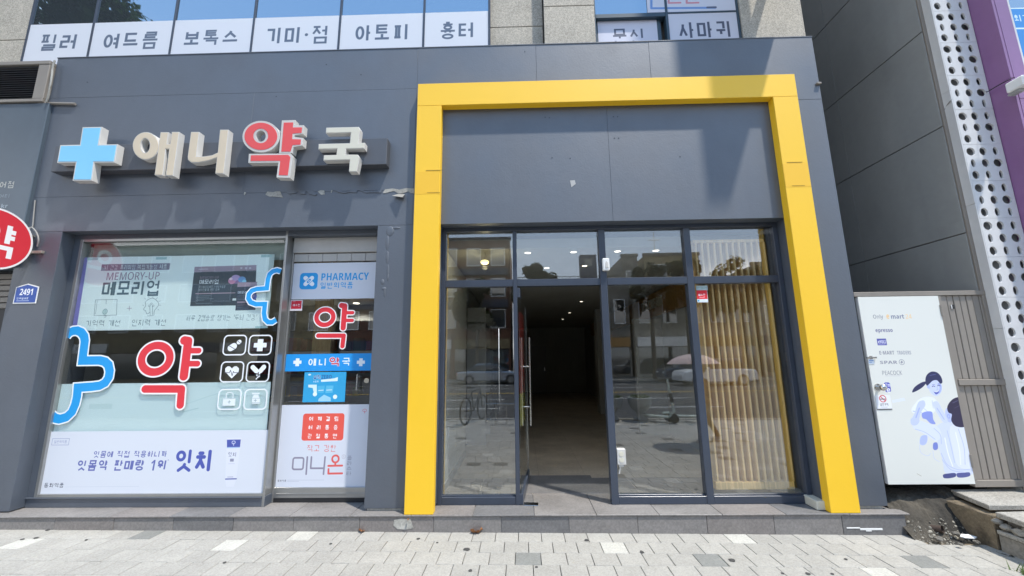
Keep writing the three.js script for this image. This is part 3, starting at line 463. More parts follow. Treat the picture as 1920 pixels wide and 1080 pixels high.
{
  const zf = 0.092, zb = 0.0115, t = thing('pharmacy_sign', 'raised box letters and blue cross on a long dark sign box', 'sign', undefined, -3.5, 3.85, 0);
  part('sign_box', bx(-5.416, -1.503, 3.846, 4.17, ZW + 0.001, 0.01, 0.004), M.signBox, t);
  const A = crop(90, 215, 5.333), B = crop(430, 215, 5.333), w2 = (c, pts) => pts.map(([u, v]) => { const p = P(...c(u, v), zf); return [p.x, p.y]; });
  function letter(name, label, groups, faceMat, rim) {
    const body = [], face = [];
    for (const { out, hole, fo, fh } of groups) {
      const s = poly(out); if (hole) s.holes.push(new THREE.Path(hole.map((p) => new THREE.Vector2(...p)))); body.push(extr(s, zb, zf - zb, 0.0015));
      const f = poly(fo ?? inset(out, rim)); if (hole || fh) f.holes.push(new THREE.Path((fh ?? inset(hole, -rim)).map((p) => new THREE.Vector2(...p)))); face.push(extr(f, zf - 0.001, 0.004, 0.001));
    }
    const b = part(name, body, M.offwhite, t, label); part('face', face, faceMat, b); return b;
  }
  letter('cross', 'light blue plus-shaped cross with white sides', [{ out: w2(A, [[345, 125], [540, 121], [509, 298], [697, 295], [667, 479], [463, 479], [440, 660], [245, 660], [276, 480], [90, 481], [122, 304], [318, 300]]) }], M.blue, 0.014);
  letter('letter', 'first beige Hangul letter', [{ out: w2(A, ovalPts(978, 312, 132, 138)), hole: w2(A, ovalPts(973, 310, 46, 72)) }, { out: w2(A, [[1125, 175], [1205, 175], [1188, 293], [1222, 293], [1238, 172], [1312, 172], [1252, 612], [1176, 610], [1211, 345], [1177, 345], [1148, 608], [1065, 605]]) }], M.letterFace, 0.007);
  letter('letter', 'second beige Hangul letter', [{ out: w2(A, [[1430, 172], [1512, 172], [1483, 418], [1560, 418], [1640, 406], [1697, 378], [1720, 150], [1805, 150], [1758, 592], [1672, 590], [1688, 432], [1600, 462], [1500, 480], [1430, 478], [1398, 450], [1396, 420]]) }], M.letterFace, 0.007);
  letter('letter', 'larger red Hangul letter with cream rim', [
    { out: w2(B, ovalPts(316, 219, 186, 158)), hole: w2(B, ovalPts(315, 213, 50, 57)), fo: w2(B, ovalPts(316, 217, 164, 136)), fh: w2(B, ovalPts(315, 213, 75, 74)) },
    { out: w2(B, [[525, 57], [660, 53], [650, 105], [745, 105], [738, 190], [650, 205], [648, 222], [738, 232], [730, 308], [640, 322], [628, 384], [496, 384]]), fo: w2(B, [[545, 80], [640, 78], [635, 128], [728, 128], [722, 183], [632, 190], [628, 245], [717, 248], [712, 300], [632, 305], [612, 370], [520, 370]]) },
    { out: w2(B, [[195, 391], [610, 387], [635, 415], [605, 632], [470, 628], [490, 478], [188, 482]]), fo: w2(B, [[217, 407], [590, 402], [610, 424], [585, 608], [495, 605], [510, 462], [213, 464]]) }], M.red, 0.01);
  letter('letter', 'last beige Hangul letter', [{ out: w2(B, [[968, 130], [1295, 122], [1308, 150], [1290, 283], [1355, 280], [1350, 338], [1168, 342], [1160, 398], [1285, 400], [1303, 428], [1275, 570], [1195, 570], [1205, 452], [940, 458], [945, 406], [1070, 402], [1078, 342], [890, 346], [893, 293], [1205, 285], [1215, 180], [965, 185]]) }], M.letterFace2, 0.006);
}

// ---------------------------------------------------------------- pharmacy window and door
const ZP = -0.23, ZD = -0.35;
{
  const t = thing('pharmacy_window', 'large metal framed pharmacy display window covered with posters', 'window', undefined, -4, 0.26, ZP);
  const xl = -5.19, xr = -2.735, yb = P(300, 932, ZP).y, yt = 3.1;
  part('pane', bx(xl + 0.035, xr - 0.03, yb + 0.03, yt - 0.03, ZP - 0.036, ZP - 0.03), M.glassClear, t);
  part('frame', [bx(xl, xl + 0.035, yb, yt, ZP - 0.09, ZP, 0.002), bx(xl + 0.035, xr, yb, yb + 0.03, ZP - 0.09, ZP - 0.001, 0.002), bx(xl + 0.035, xr, yt - 0.03, yt, ZP - 0.09, ZP - 0.001, 0.002)], M.alu, t);
  part('corner_post', bx(xr, xr + 0.026, 0.161, FB, ZD - 0.06, ZP + 0.002, 0.003), M.alu, t);
  part('sill', bx(-5.27, xr - 0.001, yb - 0.012, yb, ZP - 0.12, ZP + 0.012, 0.002), M.wall, t);
  part('head_panel', [bx(-5.269, -1.609, yt, FB - 0.001, -0.5, ZP - 0.004), bx(-5.269, xl - 0.001, 0.17, yt, -0.5, ZP - 0.006)], M.wall, t);
}
{
  const t = thing('pharmacy_door', 'narrow recessed pharmacy glass door with steel bottom rail', 'door', undefined, -2.15, STEP, ZD);
  const xl = -2.708, xr = -1.609, y = (py) => P(600, py, ZD).y;
  part('pane', bx(xl + 0.018, xr - 0.03, y(914), y(491), ZD - 0.03, ZD - 0.024), M.glass, t);
  part('bottom_rail', [bx(xl + 0.018, xr - 0.03, y(934), y(914), ZD - 0.05, ZD - 0.002, 0.003), bx(xl + 0.05, xr - 0.035, y(926), y(924.5), ZD - 0.003, ZD + 0.004, 0.001)], M.alu, t);
  part('threshold', bx(xl, xr, 0.161, y(934) - 0.001, ZD - 0.08, ZD - 0.006), M.black, t);
  part('side_frame', bx(xl, xl + 0.018, 0.162, 3.1, ZD - 0.06, ZD, 0.002), M.alu, t); part('side_frame', bx(xr - 0.03, xr, 0.162, 3.1, ZD - 0.06, ZD, 0.002), M.alu, t);
  part('head_box', bx(xl + 0.019, xr - 0.031, y(474), 3.1, ZD - 0.2, ZD + 0.02, 0.004), M.shutter, t);
  part('head_trim', bx(xl + 0.019, xr - 0.031, y(444), y(440), ZD + 0.02, ZD + 0.03, 0.002), M.offwhite, t);
  const ya = y(490), yb = y(475.5); for (let i = 0; i < 6; i++) { const x = xl + 0.022 + i * 0.172, w = Math.min(0.169, xr - 0.033 - x); part('shutter_slat', xf(bx(0, w, -0.0, yb - ya, -0.012, 0, 0.004), x, ya, ZD - 0.004), M.shutter, t); }
  const h = crop(490, 680, 4), p = P(...h(730, 85), ZD), q = P(...h(725, 205), ZD);
  part('handle', [cyl(V3(p.x, p.y, ZD + 0.03), V3(p.x, q.y, ZD + 0.03), 0.011), cyl(V3(p.x, p.y - 0.03, ZD - 0.025), V3(p.x, p.y - 0.03, ZD + 0.03), 0.008), cyl(V3(p.x, q.y + 0.03, ZD - 0.025), V3(p.x, q.y + 0.03, ZD + 0.03), 0.008)], M.steel, t);
  const s = P(...h(783, 135), ZD); part('round_sticker', xf(flat(new THREE.CylinderGeometry(0.028, 0.028, 0.002, 24)), s.x, s.y, ZD - 0.022, 0, Math.PI / 2), M.letterFace, t);
}
// pharmacy posters and stickers
{
  const zi = ZP - 0.045, zo = ZP - 0.026, c3 = crop(120, 430, 4.571), c4 = crop(60, 600, 4.174), c5 = crop(0, 810, 4);
  const ink = '#4a6673', mauve = '#8f7f92';
  sheet('poster', 'pale green supplement poster inside the window with product boxes and line icons', 'poster', undefined, { ...rectMean(zi, c3(175, 240), c3(1805, 215), c3(1745, 855), c3(60, 862)), x0: P(...c3(110, 500), zi).x }, zi, 560, (t) => {
    t.fill([c3(-40, 240), c3(205, 235), c3(105, 870), c3(-40, 870)], '#7f78bd'); t.rect(...c3(1765, 200), ...c3(1900, 900), '#b9c9c8');
    t.rect(...c3(325, 300), ...c3(903, 346), '#7d7a8c'); t.text('뇌 건강 프리미엄 복합기능성 제품', ...c3(350, 306), ...c3(880, 340), { color: '#dfeceb', weight: 0.09 });
    t.latin('MEMORY-UP', ...c3(365, 370), ...c3(818, 428), { color: mauve, font: 'normal' }); t.text('메모리업', ...c3(335, 440), ...c3(815, 570), { color: ink, weight: 0.13, gap: 0.02 });
    t.line([c3(270, 605), c3(455, 600), c3(450, 735), c3(258, 740)], ink, 0.004, true); t.line([c3(362, 602), c3(360, 640)], ink, 0.004); t.line([c3(285, 612), c3(270, 725)], ink, 0.003); t.oval(...c3(350, 708), 0.03, 0.034, '#bfd9d8'); t.ring(...c3(352, 705), 0.026, 0.03, ink, 0.004); t.line([c3(340, 740), c3(362, 740), c3(358, 752), c3(342, 752)], ink, 0.004); t.line([c3(352, 690), c3(352, 720)], ink, 0.003);
    t.line([c3(540, 678), c3(580, 676)], mauve, 0.005); t.line([c3(561, 658), c3(559, 696)], mauve, 0.005);
    t.smooth([c3(770, 740), c3(775, 700), c3(812, 640), c3(760, 590), c3(700, 620), c3(700, 655), c3(682, 685), c3(700, 700), c3(712, 725), c3(735, 712)], ink, 0.004); t.line([c3(735, 655), c3(738, 735)], ink, 0.004); t.line([c3(760, 655), c3(758, 735)], ink, 0.004); t.ring(...c3(732, 655), 0.012, 0.01, ink, 0.003); t.ring(...c3(764, 655), 0.012, 0.01, ink, 0.003); t.ring(...c3(749, 637), 0.01, 0.01, ink, 0.003); t.line([c3(715, 742), c3(760, 740)], ink, 0.004);
    for (const [a, b, d, e] of [[690, 590, 700, 600], [725, 575, 730, 588], [762, 572, 762, 586], [800, 585, 790, 598], [828, 612, 812, 618], [832, 650, 815, 650], [815, 692, 803, 684], [672, 650, 684, 652]]) t.line([c3(a, b), c3(d, e)], ink, 0.003);
    t.text('기억력 개선', ...c3(190, 778), ...c3(480, 830), { color: ink, weight: 0.075 }); t.text('인지력 개선', ...c3(585, 772), ...c3(872, 826), { color: ink, weight: 0.075 });
    t.fill([c3(1120, 322), c3(1650, 306), c3(1635, 650), c3(1080, 658)], '#3a4a58'); t.fill([c3(1120, 322), c3(1650, 306), c3(1648, 352), c3(1115, 368)], '#a393a2');
    t.line([c3(1155, 342), c3(1235, 340)], '#d8d0dc', 0.006); for (const x of [1520, 1560, 1595]) t.oval(...c3(x, 332), 0.014, 0.011, '#cdc6d2');
    for (const [x, y, rx, ry, col] of [[1475, 430, 0.075, 0.05, '#8a6c9a'], [1440, 440, 0.045, 0.04, '#c98fae'], [1470, 415, 0.05, 0.035, '#b9a1cd'], [1525, 430, 0.045, 0.035, '#6fa0cf'], [1545, 445, 0.025, 0.02, '#8fd0ea'], [1430, 425, 0.02, 0.016, '#f0d8e0']]) t.oval(...c3(x, y), rx, ry, col);
    t.latin('MEMORY-UP', ...c3(1165, 402), ...c3(1328, 424), { color: '#93818f', font: 'normal' }); t.text('메모리업', ...c3(1162, 430), ...c3(1325, 468), { color: '#dfe6ea', weight: 0.13, gap: 0.02 });
    t.text('포스파티딜세린 은행잎추출물', ...c3(1158, 484), ...c3(1382, 502), { color: '#b3c0c8', weight: 0.1 }); t.text('비타민D E 아연 함유', ...c3(1155, 508), ...c3(1332, 526), { color: '#b3c0c8', weight: 0.1 });
    t.line([c3(1130, 552), c3(1465, 544)], '#b09aa6', 0.011); for (const [a, b] of [[572, 1255], [585, 1245], [598, 1280], [610, 1200], [637, 1270]]) t.line([c3(1130, b > 1260 && a > 620 ? a : a), c3(b, a - 4)], '#8a99a3', 0.004);
    t.rect(...c3(1445, 592), ...c3(1475, 610), '#d9e2e6'); t.fill([c3(1488, 455), c3(1655, 450), c3(1640, 690), c3(1468, 696)], '#39465a'); t.fill([c3(1488, 455), c3(1655, 450), c3(1652, 488), c3(1485, 494)], '#a593a5'); t.text('메모리업', ...c3(1490, 528), ...c3(1600, 552), { color: '#cfd8e4', weight: 0.13 }); t.oval(...c3(1630, 575), 0.03, 0.04, '#6a74c0'); t.oval(...c3(1622, 570), 0.014, 0.02, '#b2aee0');
    for (const y of [572, 590, 602, 650, 668, 684]) t.line([c3(1485, y), c3(1580, y - 3)], y === 650 ? '#a08a9a' : '#7b8a9c', 0.004); t.rect(...c3(1485, 618), ...c3(1630, 630), '#a491a0');
    t.text("하루 2캡슐로 챙기는 '두뇌 건강'", ...c3(1052, 736), ...c3(1650, 780), { color: ink, weight: 0.07, slant: 0.08, font: 'normal' });
    for (const [x, y] of [[790, 238], [1690, 218], [200, 244], [1640, 830]]) t.rect(...c3(x, y), ...c3(x + 90, y + 20), '#a9c9cb');
  }, { tint: '#e6f2f0' });
  sheet('poster', 'plain pale mint sheet inside the window below the red letter', 'poster', undefined, { ...rectMean(zi, c4(185, 495), c4(1868, 490), c4(1835, 900), c4(120, 900)) }, zi, 300, (t) => {
    t.line([c4(330, 560), c4(520, 545)], '#c8dede', 0.004); t.line([c4(820, 520), c4(900, 526)], '#cfe3e3', 0.006); t.rect(...c4(450, 655), ...c4(625, 695), '#d3e5e4'); t.line([c4(1100, 690), c4(1500, 560), c4(1640, 600)], '#c9dfe0', 0.006); t.line([c4(1180, 720), c4(1300, 690)], '#c3dadb', 0.01);
  }, { tint: '#dfeeee' });
  const navy = '#6068a8';
  sheet('poster', 'white toothpaste poster at the foot of the window with indigo Hangul', 'poster', undefined, { ...rectMean(zo, c5(348, -8), c5(1998, -10), c5(1990, 462), c5(260, 468)), x0: P(...c5(300, 250), zo).x }, zo, 620, (t) => {
    t.frame(...c5(395, 50), ...c5(513, 97), '#8d93b8', 0.004); t.text('일반의약품', ...c5(408, 62), ...c5(500, 84), { color: '#8d93b8', weight: 0.1 });
    t.text('잇몸에 직접 작용하니까', ...c5(705, 142), ...c5(1250, 190), { color: navy, weight: 0.13, slant: 0.06 }); t.text('잇몸약 판매량 1위', ...c5(585, 210), ...c5(1245, 288), { color: navy, weight: 0.155, slant: 0.06 });
    t.ring(...c5(1262, 210), 0.005, 0.005, navy, 0.002);
    t.text('잇치', ...c5(1322, 132), ...c5(1590, 298), { color: '#4a57a8', weight: 0.17, round: true });
    t.fill([c5(1702, 44), c5(1810, 42), c5(1772, 350), c5(1752, 410), c5(1696, 410), c5(1690, 350)], '#dcdfeb'); t.fill([c5(1702, 58), c5(1806, 56), c5(1800, 112), c5(1702, 114)], '#4b58a6'); t.line([c5(1702, 118), c5(1798, 116)], '#8fb4dd', 0.006); t.ring(...c5(1752, 78), 0.018, 0.015, '#dfe3f0', 0.006); t.line([c5(1752, 85), c5(1752, 102)], '#dfe3f0', 0.006);
    t.text('잇치', ...c5(1712, 150), ...c5(1772, 186), { color: '#7d8093', weight: 0.13 }); t.rect(...c5(1726, 200), ...c5(1752, 222), '#8f91a5'); t.line([c5(1712, 238), c5(1760, 237)], '#b3b5c4', 0.003); t.line([c5(1692, 353), c5(1772, 351)], '#59629f', 0.012); t.line([c5(1706, 338), c5(1748, 337)], '#9a9cae', 0.006);
    t.text('동화약품', ...c5(333, 382), ...c5(476, 417), { color: '#555a66', weight: 0.12 }); t.line([c5(490, 412), c5(1040, 408)], '#c2c8d4', 0.003); t.line([c5(1905, 10), c5(1890, 400)], '#d6dae4', 0.003);
  }, { tint: '#d6dae2' });
  // cut stickers on the glass
  const zs = zo - 0.0005 + 0.002;
  const yak = (t, c, geo, red) => { // red Hangul with white rim
    for (const [col, k] of [['#f3f0ee', 1], [red, 0]]) {
      const { o, stem, ticks, g, lw, rim } = geo, ad = k * rim; const [cx, cy] = t.to(...c(o[0], o[1])), sx = t.k * 0.0057 / geo.s;
      t.ctx.strokeStyle = col; t.ctx.lineWidth = (o[4] + 2 * ad) * sx; t.ctx.beginPath(); t.ctx.ellipse(cx, cy, o[2] * sx, o[3] * sx, 0, 0, 7); t.ctx.stroke();
      t.line(stem.map((p) => c(...p)), col, (lw[0] + 2 * ad) * 0.0057 / geo.s); for (const q of ticks) t.line(q.map((p) => c(...p)), col, (lw[1] + 2 * ad) * 0.0057 / geo.s); t.line(g.map((p) => c(...p)), col, (lw[2] + 2 * ad) * 0.0057 / geo.s);
    }
  };
  sheet('window_sticker', 'big red Hangul sticker with white rim across the display window', 'sticker', undefined, rectOf(zs, c4(790, 115), c4(1360, 720)), zs, 560, (t) => yak(t, c4, { s: 4.174, o: [968, 303, 118, 108, 62], stem: [[1192, 160], [1222, 165], [1188, 440]], ticks: [[[1215, 240], [1305, 240]], [[1208, 342], [1295, 342]]], g: [[885, 540], [1170, 540], [1160, 665]], lw: [70, 46, 60], rim: 13 }, '#e2343f'), { alpha: true });
  const blueWave = (t, c, pts, w, rim) => { t.band(pts.map((p) => c(...p)), '#f0f4f7', w + 2 * rim); const a = pts[0], z = pts[pts.length - 1]; t.band(pts.map((p) => c(...p)), '#1a9be0', w); t.oval(...c(...a), 0.001, 0.001, '#f0f4f7'); t.oval(...c(...z), 0.001, 0.001, '#f0f4f7'); };
  sheet('window_sticker', 'bright blue curved half-cross sticker at the pier side of the window', 'sticker', undefined, rectOf(zs, c4(80, 20), c4(670, 840)), zs, 460, (t) => blueWave(t, c4, [[268, 130], [288, 102], [318, 86], [352, 82], [385, 96], [408, 128], [413, 165], [405, 230], [394, 318], [530, 316], [570, 326], [598, 352], [608, 400], [600, 450], [572, 492], [530, 514], [470, 522], [358, 530], [352, 600], [338, 660], [312, 720], [270, 760], [215, 776], [180, 768], [150, 745]], 0.094, 0.015), { alpha: true });
  sheet('window_sticker', 'smaller blue curved half-cross sticker next to the door post', 'sticker', undefined, rectOf(zs, c3(1530, 300), c3(1890, 850)), zs, 460, (t) => blueWave(t, c3, [[1858, 360], [1825, 350], [1790, 360], [1762, 385], [1748, 430], [1738, 505], [1650, 512], [1610, 525], [1585, 555], [1580, 590], [1600, 625], [1645, 642], [1722, 640], [1714, 720], [1722, 770], [1750, 796], [1785, 796], [1818, 775]], 0.052, 0.012), { alpha: true });
  const icons = [
    [1505, 118, 1670, 275, 'pill capsules', (t, c) => { t.line([c(1555, 220), c(1580, 205)], '#eef1f3', 0.07); t.line([c(1540, 200), c(1595, 232)], '#48505c', 0.007); t.line([c(1618, 175), c(1624, 170)], '#eef1f3', 0.045); t.line([c(1605, 160), c(1638, 186)], '#48505c', 0.005); }],
    [1703, 118, 1870, 275, 'a plain cross', (t, c) => { t.rect(...c(1768, 150), ...c(1803, 244), '#eef1f3'); t.rect(...c(1738, 180), ...c(1834, 214), '#eef1f3'); }],
    [1483, 325, 1648, 487, 'a heart with pulse line', (t, c) => { t.fill([c(1562, 458), c(1512, 405), c(1512, 378), c(1532, 362), c(1550, 364), c(1565, 380), c(1582, 364), c(1602, 362), c(1620, 380), c(1616, 405)], '#eef1f3'); t.line([c(1505, 412), c(1545, 412), c(1554, 392), c(1566, 436), c(1576, 402), c(1582, 412), c(1622, 412)], '#4a4f58', 0.007); }],
    [1685, 325, 1852, 485, 'an open capsule spilling grains', (t, c) => { t.line([c(1728, 370), c(1755, 398)], '#eef1f3', 0.05); t.line([c(1815, 368), c(1788, 398)], '#eef1f3', 0.05); for (const [x, y] of [[1762, 412], [1780, 420], [1760, 432], [1778, 440], [1756, 460], [1766, 448]]) t.oval(...c(x, y), 0.009, 0.009, '#eef1f3'); }],
    [1463, 540, 1628, 702, 'a medicine bag', (t, c) => { t.rect(...c(1497, 612), ...c(1588, 670), '#e3eaec'); t.smooth([c(1520, 612), c(1525, 572), c(1548, 568), c(1572, 575), c(1572, 612)], '#e3eaec', 0.01); t.line([c(1500, 618), c(1585, 614)], '#93a9ab', 0.004); t.line([c(1533, 642), c(1553, 640)], '#93a9ab', 0.007); t.line([c(1544, 630), c(1542, 653)], '#93a9ab', 0.007); }],
    [1667, 540, 1832, 702, 'a medicine bottle', (t, c) => { t.rect(...c(1722, 570), ...c(1780, 580), '#e3eaec'); t.fill([c(1736, 584), c(1770, 584), c(1784, 615), c(1782, 656), c(1722, 656), c(1722, 615)], '#e3eaec'); t.line([c(1722, 612), c(1784, 612)], '#93a9ab', 0.004); t.line([c(1738, 630), c(1758, 628)], '#93a9ab', 0.006); t.line([c(1748, 620), c(1747, 640)], '#93a9ab', 0.006); t.line([c(1722, 648), c(1782, 648)], '#93a9ab', 0.004); }],
  ];
  for (const [a, b, d, e, what, fn] of icons) sheet('icon_sticker', `white outlined icon sticker showing ${what}`, 'sticker', 'white icon stickers on the display window', rectOf(zs, c4(a - 8, b - 8), c4(d + 8, e + 8)), zs, 620, (t) => { t.frame(...c4(a + 4, b + 4), ...c4(d - 4, e - 4), '#eef1f3', 0.014, 0.045); fn(t, c4); }, { alpha: true });
}
{
  const zf = ZD - 0.02, d5 = crop(510, 480, 4.909), d6 = crop(490, 680, 4), blue = '#1f9bdf';
  sheet('door_film', 'white film at the top of the pharmacy door with blue PHARMACY lettering', 'sign', undefined, { x0: -2.688, x1: -1.643, y1: P(...d5(560, 63), zf).y, y0: P(...d5(560, 394), zf).y }, zf, 700, (t) => {
    t.rect(...d5(262, 157), ...d5(415, 305), blue, 0.04); t.line([d5(308, 202), d5(370, 258)], '#eef2f8', 0.05); t.line([d5(368, 202), d5(308, 258)], blue, 0.062); t.line([d5(368, 202), d5(308, 258)], '#eef2f8', 0.05); t.line([d5(348, 220), d5(330, 240)], blue, 0.026); t.line([d5(345, 223), d5(333, 237)], '#eef2f8', 0.008);
    t.latin('PHARMACY', ...d5(450, 157), ...d5(890, 218), { color: blue }); t.text('일반의약품', ...d5(445, 242), ...d5(745, 297), { color: blue, weight: 0.115 });
  }, { tint: '#d4d8e2' });
  sheet('security_sticker', 'small red security sticker on the pharmacy door glass', 'sticker', undefined, rectOf(zf, d5(172, 407), d5(275, 503)), zf, 900, (t) => { t.rect(...d5(180, 413), ...d5(268, 486), '#d7263a'); t.text('에스원', ...d5(192, 440), ...d5(258, 464), { color: '#f4e4e6', weight: 0.15 }); t.line([d5(190, 422), d5(215, 421)], '#f4c4ca', 0.004); }, { tint: '#e6dfe3' });
  sheet('door_sticker', 'red Hangul sticker with white rim on the pharmacy door glass', 'sticker', undefined, rectOf(zf, d5(345, 420), d5(785, 880)), zf, 620, (t) => {
    const c = d5; for (const [col, k] of [['#f3f0ee', 1], ['#df303c', 0]]) { const ad = 0.012 * k * 2; t.ring(...c(487, 563), 0.099, 0.089, col, 0.052 + ad); t.line([c(640, 455), c(670, 460), c(655, 662)], col, 0.06 + ad); t.line([c(668, 522), c(742, 522)], col, 0.04 + ad); t.line([c(662, 593), c(738, 593)], col, 0.04 + ad); t.line([c(425, 733), c(660, 733), c(648, 830)], col, 0.05 + ad); }
  }, { alpha: true });
  sheet('door_band', 'blue band across the pharmacy door with white crosses and pharmacy name', 'sign', undefined, { x0: -2.688, x1: -1.643, y1: P(...d5(500, 900), zf).y, y0: P(...d5(500, 1058), zf).y }, zf, 700, (t) => {
    for (const x of [234, 818]) { t.rect(...d5(x - 14, 942), ...d5(x + 14, 1014), '#eef3f8'); t.rect(...d5(x - 36, 963), ...d5(x + 36, 992), '#eef3f8'); }
    t.text('애니', ...d5(335, 938), ...d5(503, 1014), { color: '#eef3f8', weight: 0.14, gap: 0.25 }); t.text('약', ...d5(528, 930), ...d5(622, 1020), { color: '#cf3350', weight: 0.14, outline: '#e9dfe8' }); t.text('국', ...d5(643, 936), ...d5(722, 1012), { color: '#eef3f8', weight: 0.14 });
  }, { tint: '#1c97e4' });
  sheet('small_poster', 'small bright blue advert stuck on the pharmacy door glass', 'poster', undefined, rectOf(zf, d6(325, 72), d6(625, 294)), zf, 900, (t) => {
    t.text('설탕', ...d6(390, 92), ...d6(446, 122), { color: '#2b5f9c', weight: 0.15, outline: '#cfe6f4' }); t.latin('ZERO', ...d6(452, 92), ...d6(528, 122), { color: '#2b5f9c' }); t.fill([d6(448, 128), d6(545, 118), d6(575, 108), d6(572, 138), d6(448, 144)], '#dff0f6'); t.text('스포츠', ...d6(388, 134), ...d6(430, 150), { color: '#e2f1f8', weight: 0.14 });
    t.fill([d6(352, 165), d6(416, 165), d6(416, 222), d6(396, 232), d6(385, 190), d6(352, 185)], '#d5ecea'); t.oval(...d6(402, 236), 0.024, 0.024, '#e8f4f6'); t.oval(...d6(553, 256), 0.024, 0.024, '#e8f4f6'); t.fill([d6(424, 175), d6(475, 172), d6(468, 225), d6(420, 225)], '#4fb4dc'); t.fill([d6(488, 172), d6(542, 172), d6(535, 225), d6(480, 228)], '#5bbbe0'); t.line([d6(430, 208), d6(465, 206)], '#cfe8f2', 0.008); t.line([d6(490, 206), d6(528, 204)], '#cfe8f2', 0.008); t.fill([d6(430, 270), d6(470, 240), d6(520, 262), d6(520, 290), d6(425, 290)], '#9ed3ea'); t.oval(...d6(362, 90), 0.018, 0.01, '#cfe9f3');
  }, { tint: '#2ea2d6' });
  sheet('poster', 'white patch advert on the lower pharmacy door with a red panel', 'poster', undefined, { x0: -2.688, x1: -1.643, y1: P(...d6(450, 315), zf).y, y0: P(...d6(450, 936), zf).y }, zf, 800, (t) => {
    t.rect(...d6(315, 382), ...d6(613, 583), '#ea5a4c', 0.03);
    ['어깨결림', '허리통증', '관절통엔'].forEach((s, i) => [...s].forEach((ch, k) => t.text(ch, ...d6(358 - i * 6 + k * 63, 402 + i * 65), ...d6(390 - i * 6 + k * 63, 438 + i * 65), { color: '#fbf0ee', weight: 0.15 })));
    t.text('작고 강한', ...d6(343, 617), ...d6(560, 668), { color: '#dc6a66', weight: 0.085 });
    t.frame(...d6(240, 714), ...d6(312, 800), '#8f8a9c', 0.018, 0.02); t.line([d6(345, 708), d6(336, 836)], '#8f8a9c', 0.018); t.line([d6(376, 708), d6(370, 792), d6(462, 792)], '#8f8a9c', 0.018); t.line([d6(478, 708), d6(466, 836)], '#8f8a9c', 0.018);
    t.ring(...d6(556, 722), 0.036, 0.036, '#e0605c', 0.02); t.line([d6(555, 752), d6(554, 772)], '#e0605c', 0.02); t.line([d6(502, 774), d6(606, 772)], '#e0605c', 0.02); t.line([d6(504, 798), d6(502, 832), d6(606, 830)], '#e0605c', 0.02);
    t.ring(...d6(618, 705), 0.02, 0.02, '#b5b3c0', 0.004); t.latin('R', ...d6(613, 698), ...d6(623, 712), { color: '#b5b3c0', font: 'normal' });
    ['플', '라', '스', '타'].forEach((s, i) => t.text(s, ...d6(644 - i * 2, 698 + i * 39), ...d6(680 - i * 2, 730 + i * 39), { color: '#8b8798', weight: 0.075 }));
    t.text('동화약품', ...d6(122, 878), ...d6(187, 893), { color: '#666a76', weight: 0.12 }); t.line([d6(195, 881), d6(470, 880)], '#b7bcc9', 0.004); t.line([d6(195, 890), d6(280, 890)], '#b7bcc9', 0.004);
    t.ring(...d6(775, 358), 0.022, 0.014, '#d98f9a', 0.006); t.line([d6(775, 362), d6(775, 378)], '#d98f9a', 0.008);
  }, { tint: '#d6dae4' });
}
// pharmacy room behind the posters
{
  solo('roller_blind', bx(-5.15, -2.77, 2.84, 3.07, -0.36, -0.35, 0.003), std(lin(0.34, 0.4, 0.37), 0.9, { map: paintMap }), 'grey-green roller blind behind the top of the pharmacy window', 'blind');
  struct('pharmacy_floor', bx(-5.7, -1.1, 0.0, STEP - 0.002, -5.5, -1.2), M.tile);
  struct('pharmacy_walls', [bx(-5.75, -5.65, STEP, 3.15, -5.5, -0.602), bx(-1.12, -1.02, STEP, 3.15, -14, -0.602), bx(-5.75, -1.02, STEP, 3.15, -5.6, -5.5)], M.panelGrey);
  struct('pharmacy_ceiling', bx(-5.75, -1.02, 3.0, 3.15, -5.6, -0.55), M.interiorWall);
  const sh = thing('medicine_shelf', 'dark shelf of medicine boxes inside the pharmacy', 'shelf', undefined, -3.4, STEP, -3);
  part('carcass', [bx(-5, -2, STEP, 2.4, -3.4, -3.36), ...[0.16, 0.6, 1.0, 1.4, 1.8, 2.2].map((y) => bx(-5, -2, y, y + 0.03, -3.36, -3.05))], M.panelGrey, sh);
  const cols = [std(lin(0.55, 0.5, 0.1), 0.6), std(lin(0.1, 0.2, 0.45), 0.6), M.white, std(lin(0.1, 0.35, 0.25), 0.6), M.red];
  for (const y of [0.63, 1.03, 1.43, 1.83]) for (let x = -4.95; x < -2.1; x += rr(0.14, 0.3)) part('box', bx(x, x + rr(0.08, 0.16), y, y + rr(0.12, 0.26), -3.3, -3.08, 0.003), cols[Math.floor(rnd() * 5)], sh);
  const cu = thing('pharmacy_counter', 'beige pharmacy counter behind the glass door', 'counter', undefined, -2.4, STEP, -1.6);
  part('front', bx(-4.6, -2.7, STEP, 1.0, -2.0, -1.6, 0.01), M.interiorWall, cu); part('top', bx(-4.65, -2.65, 1.0, 1.04, -2.05, -1.55, 0.006), M.wood, cu);
  solo('partition_panel', bx(-2.69, -2.45, STEP, 3.0, -0.95, -0.92, 0.004), M.tan, 'tan partition panel just inside the pharmacy door', 'panel');
}
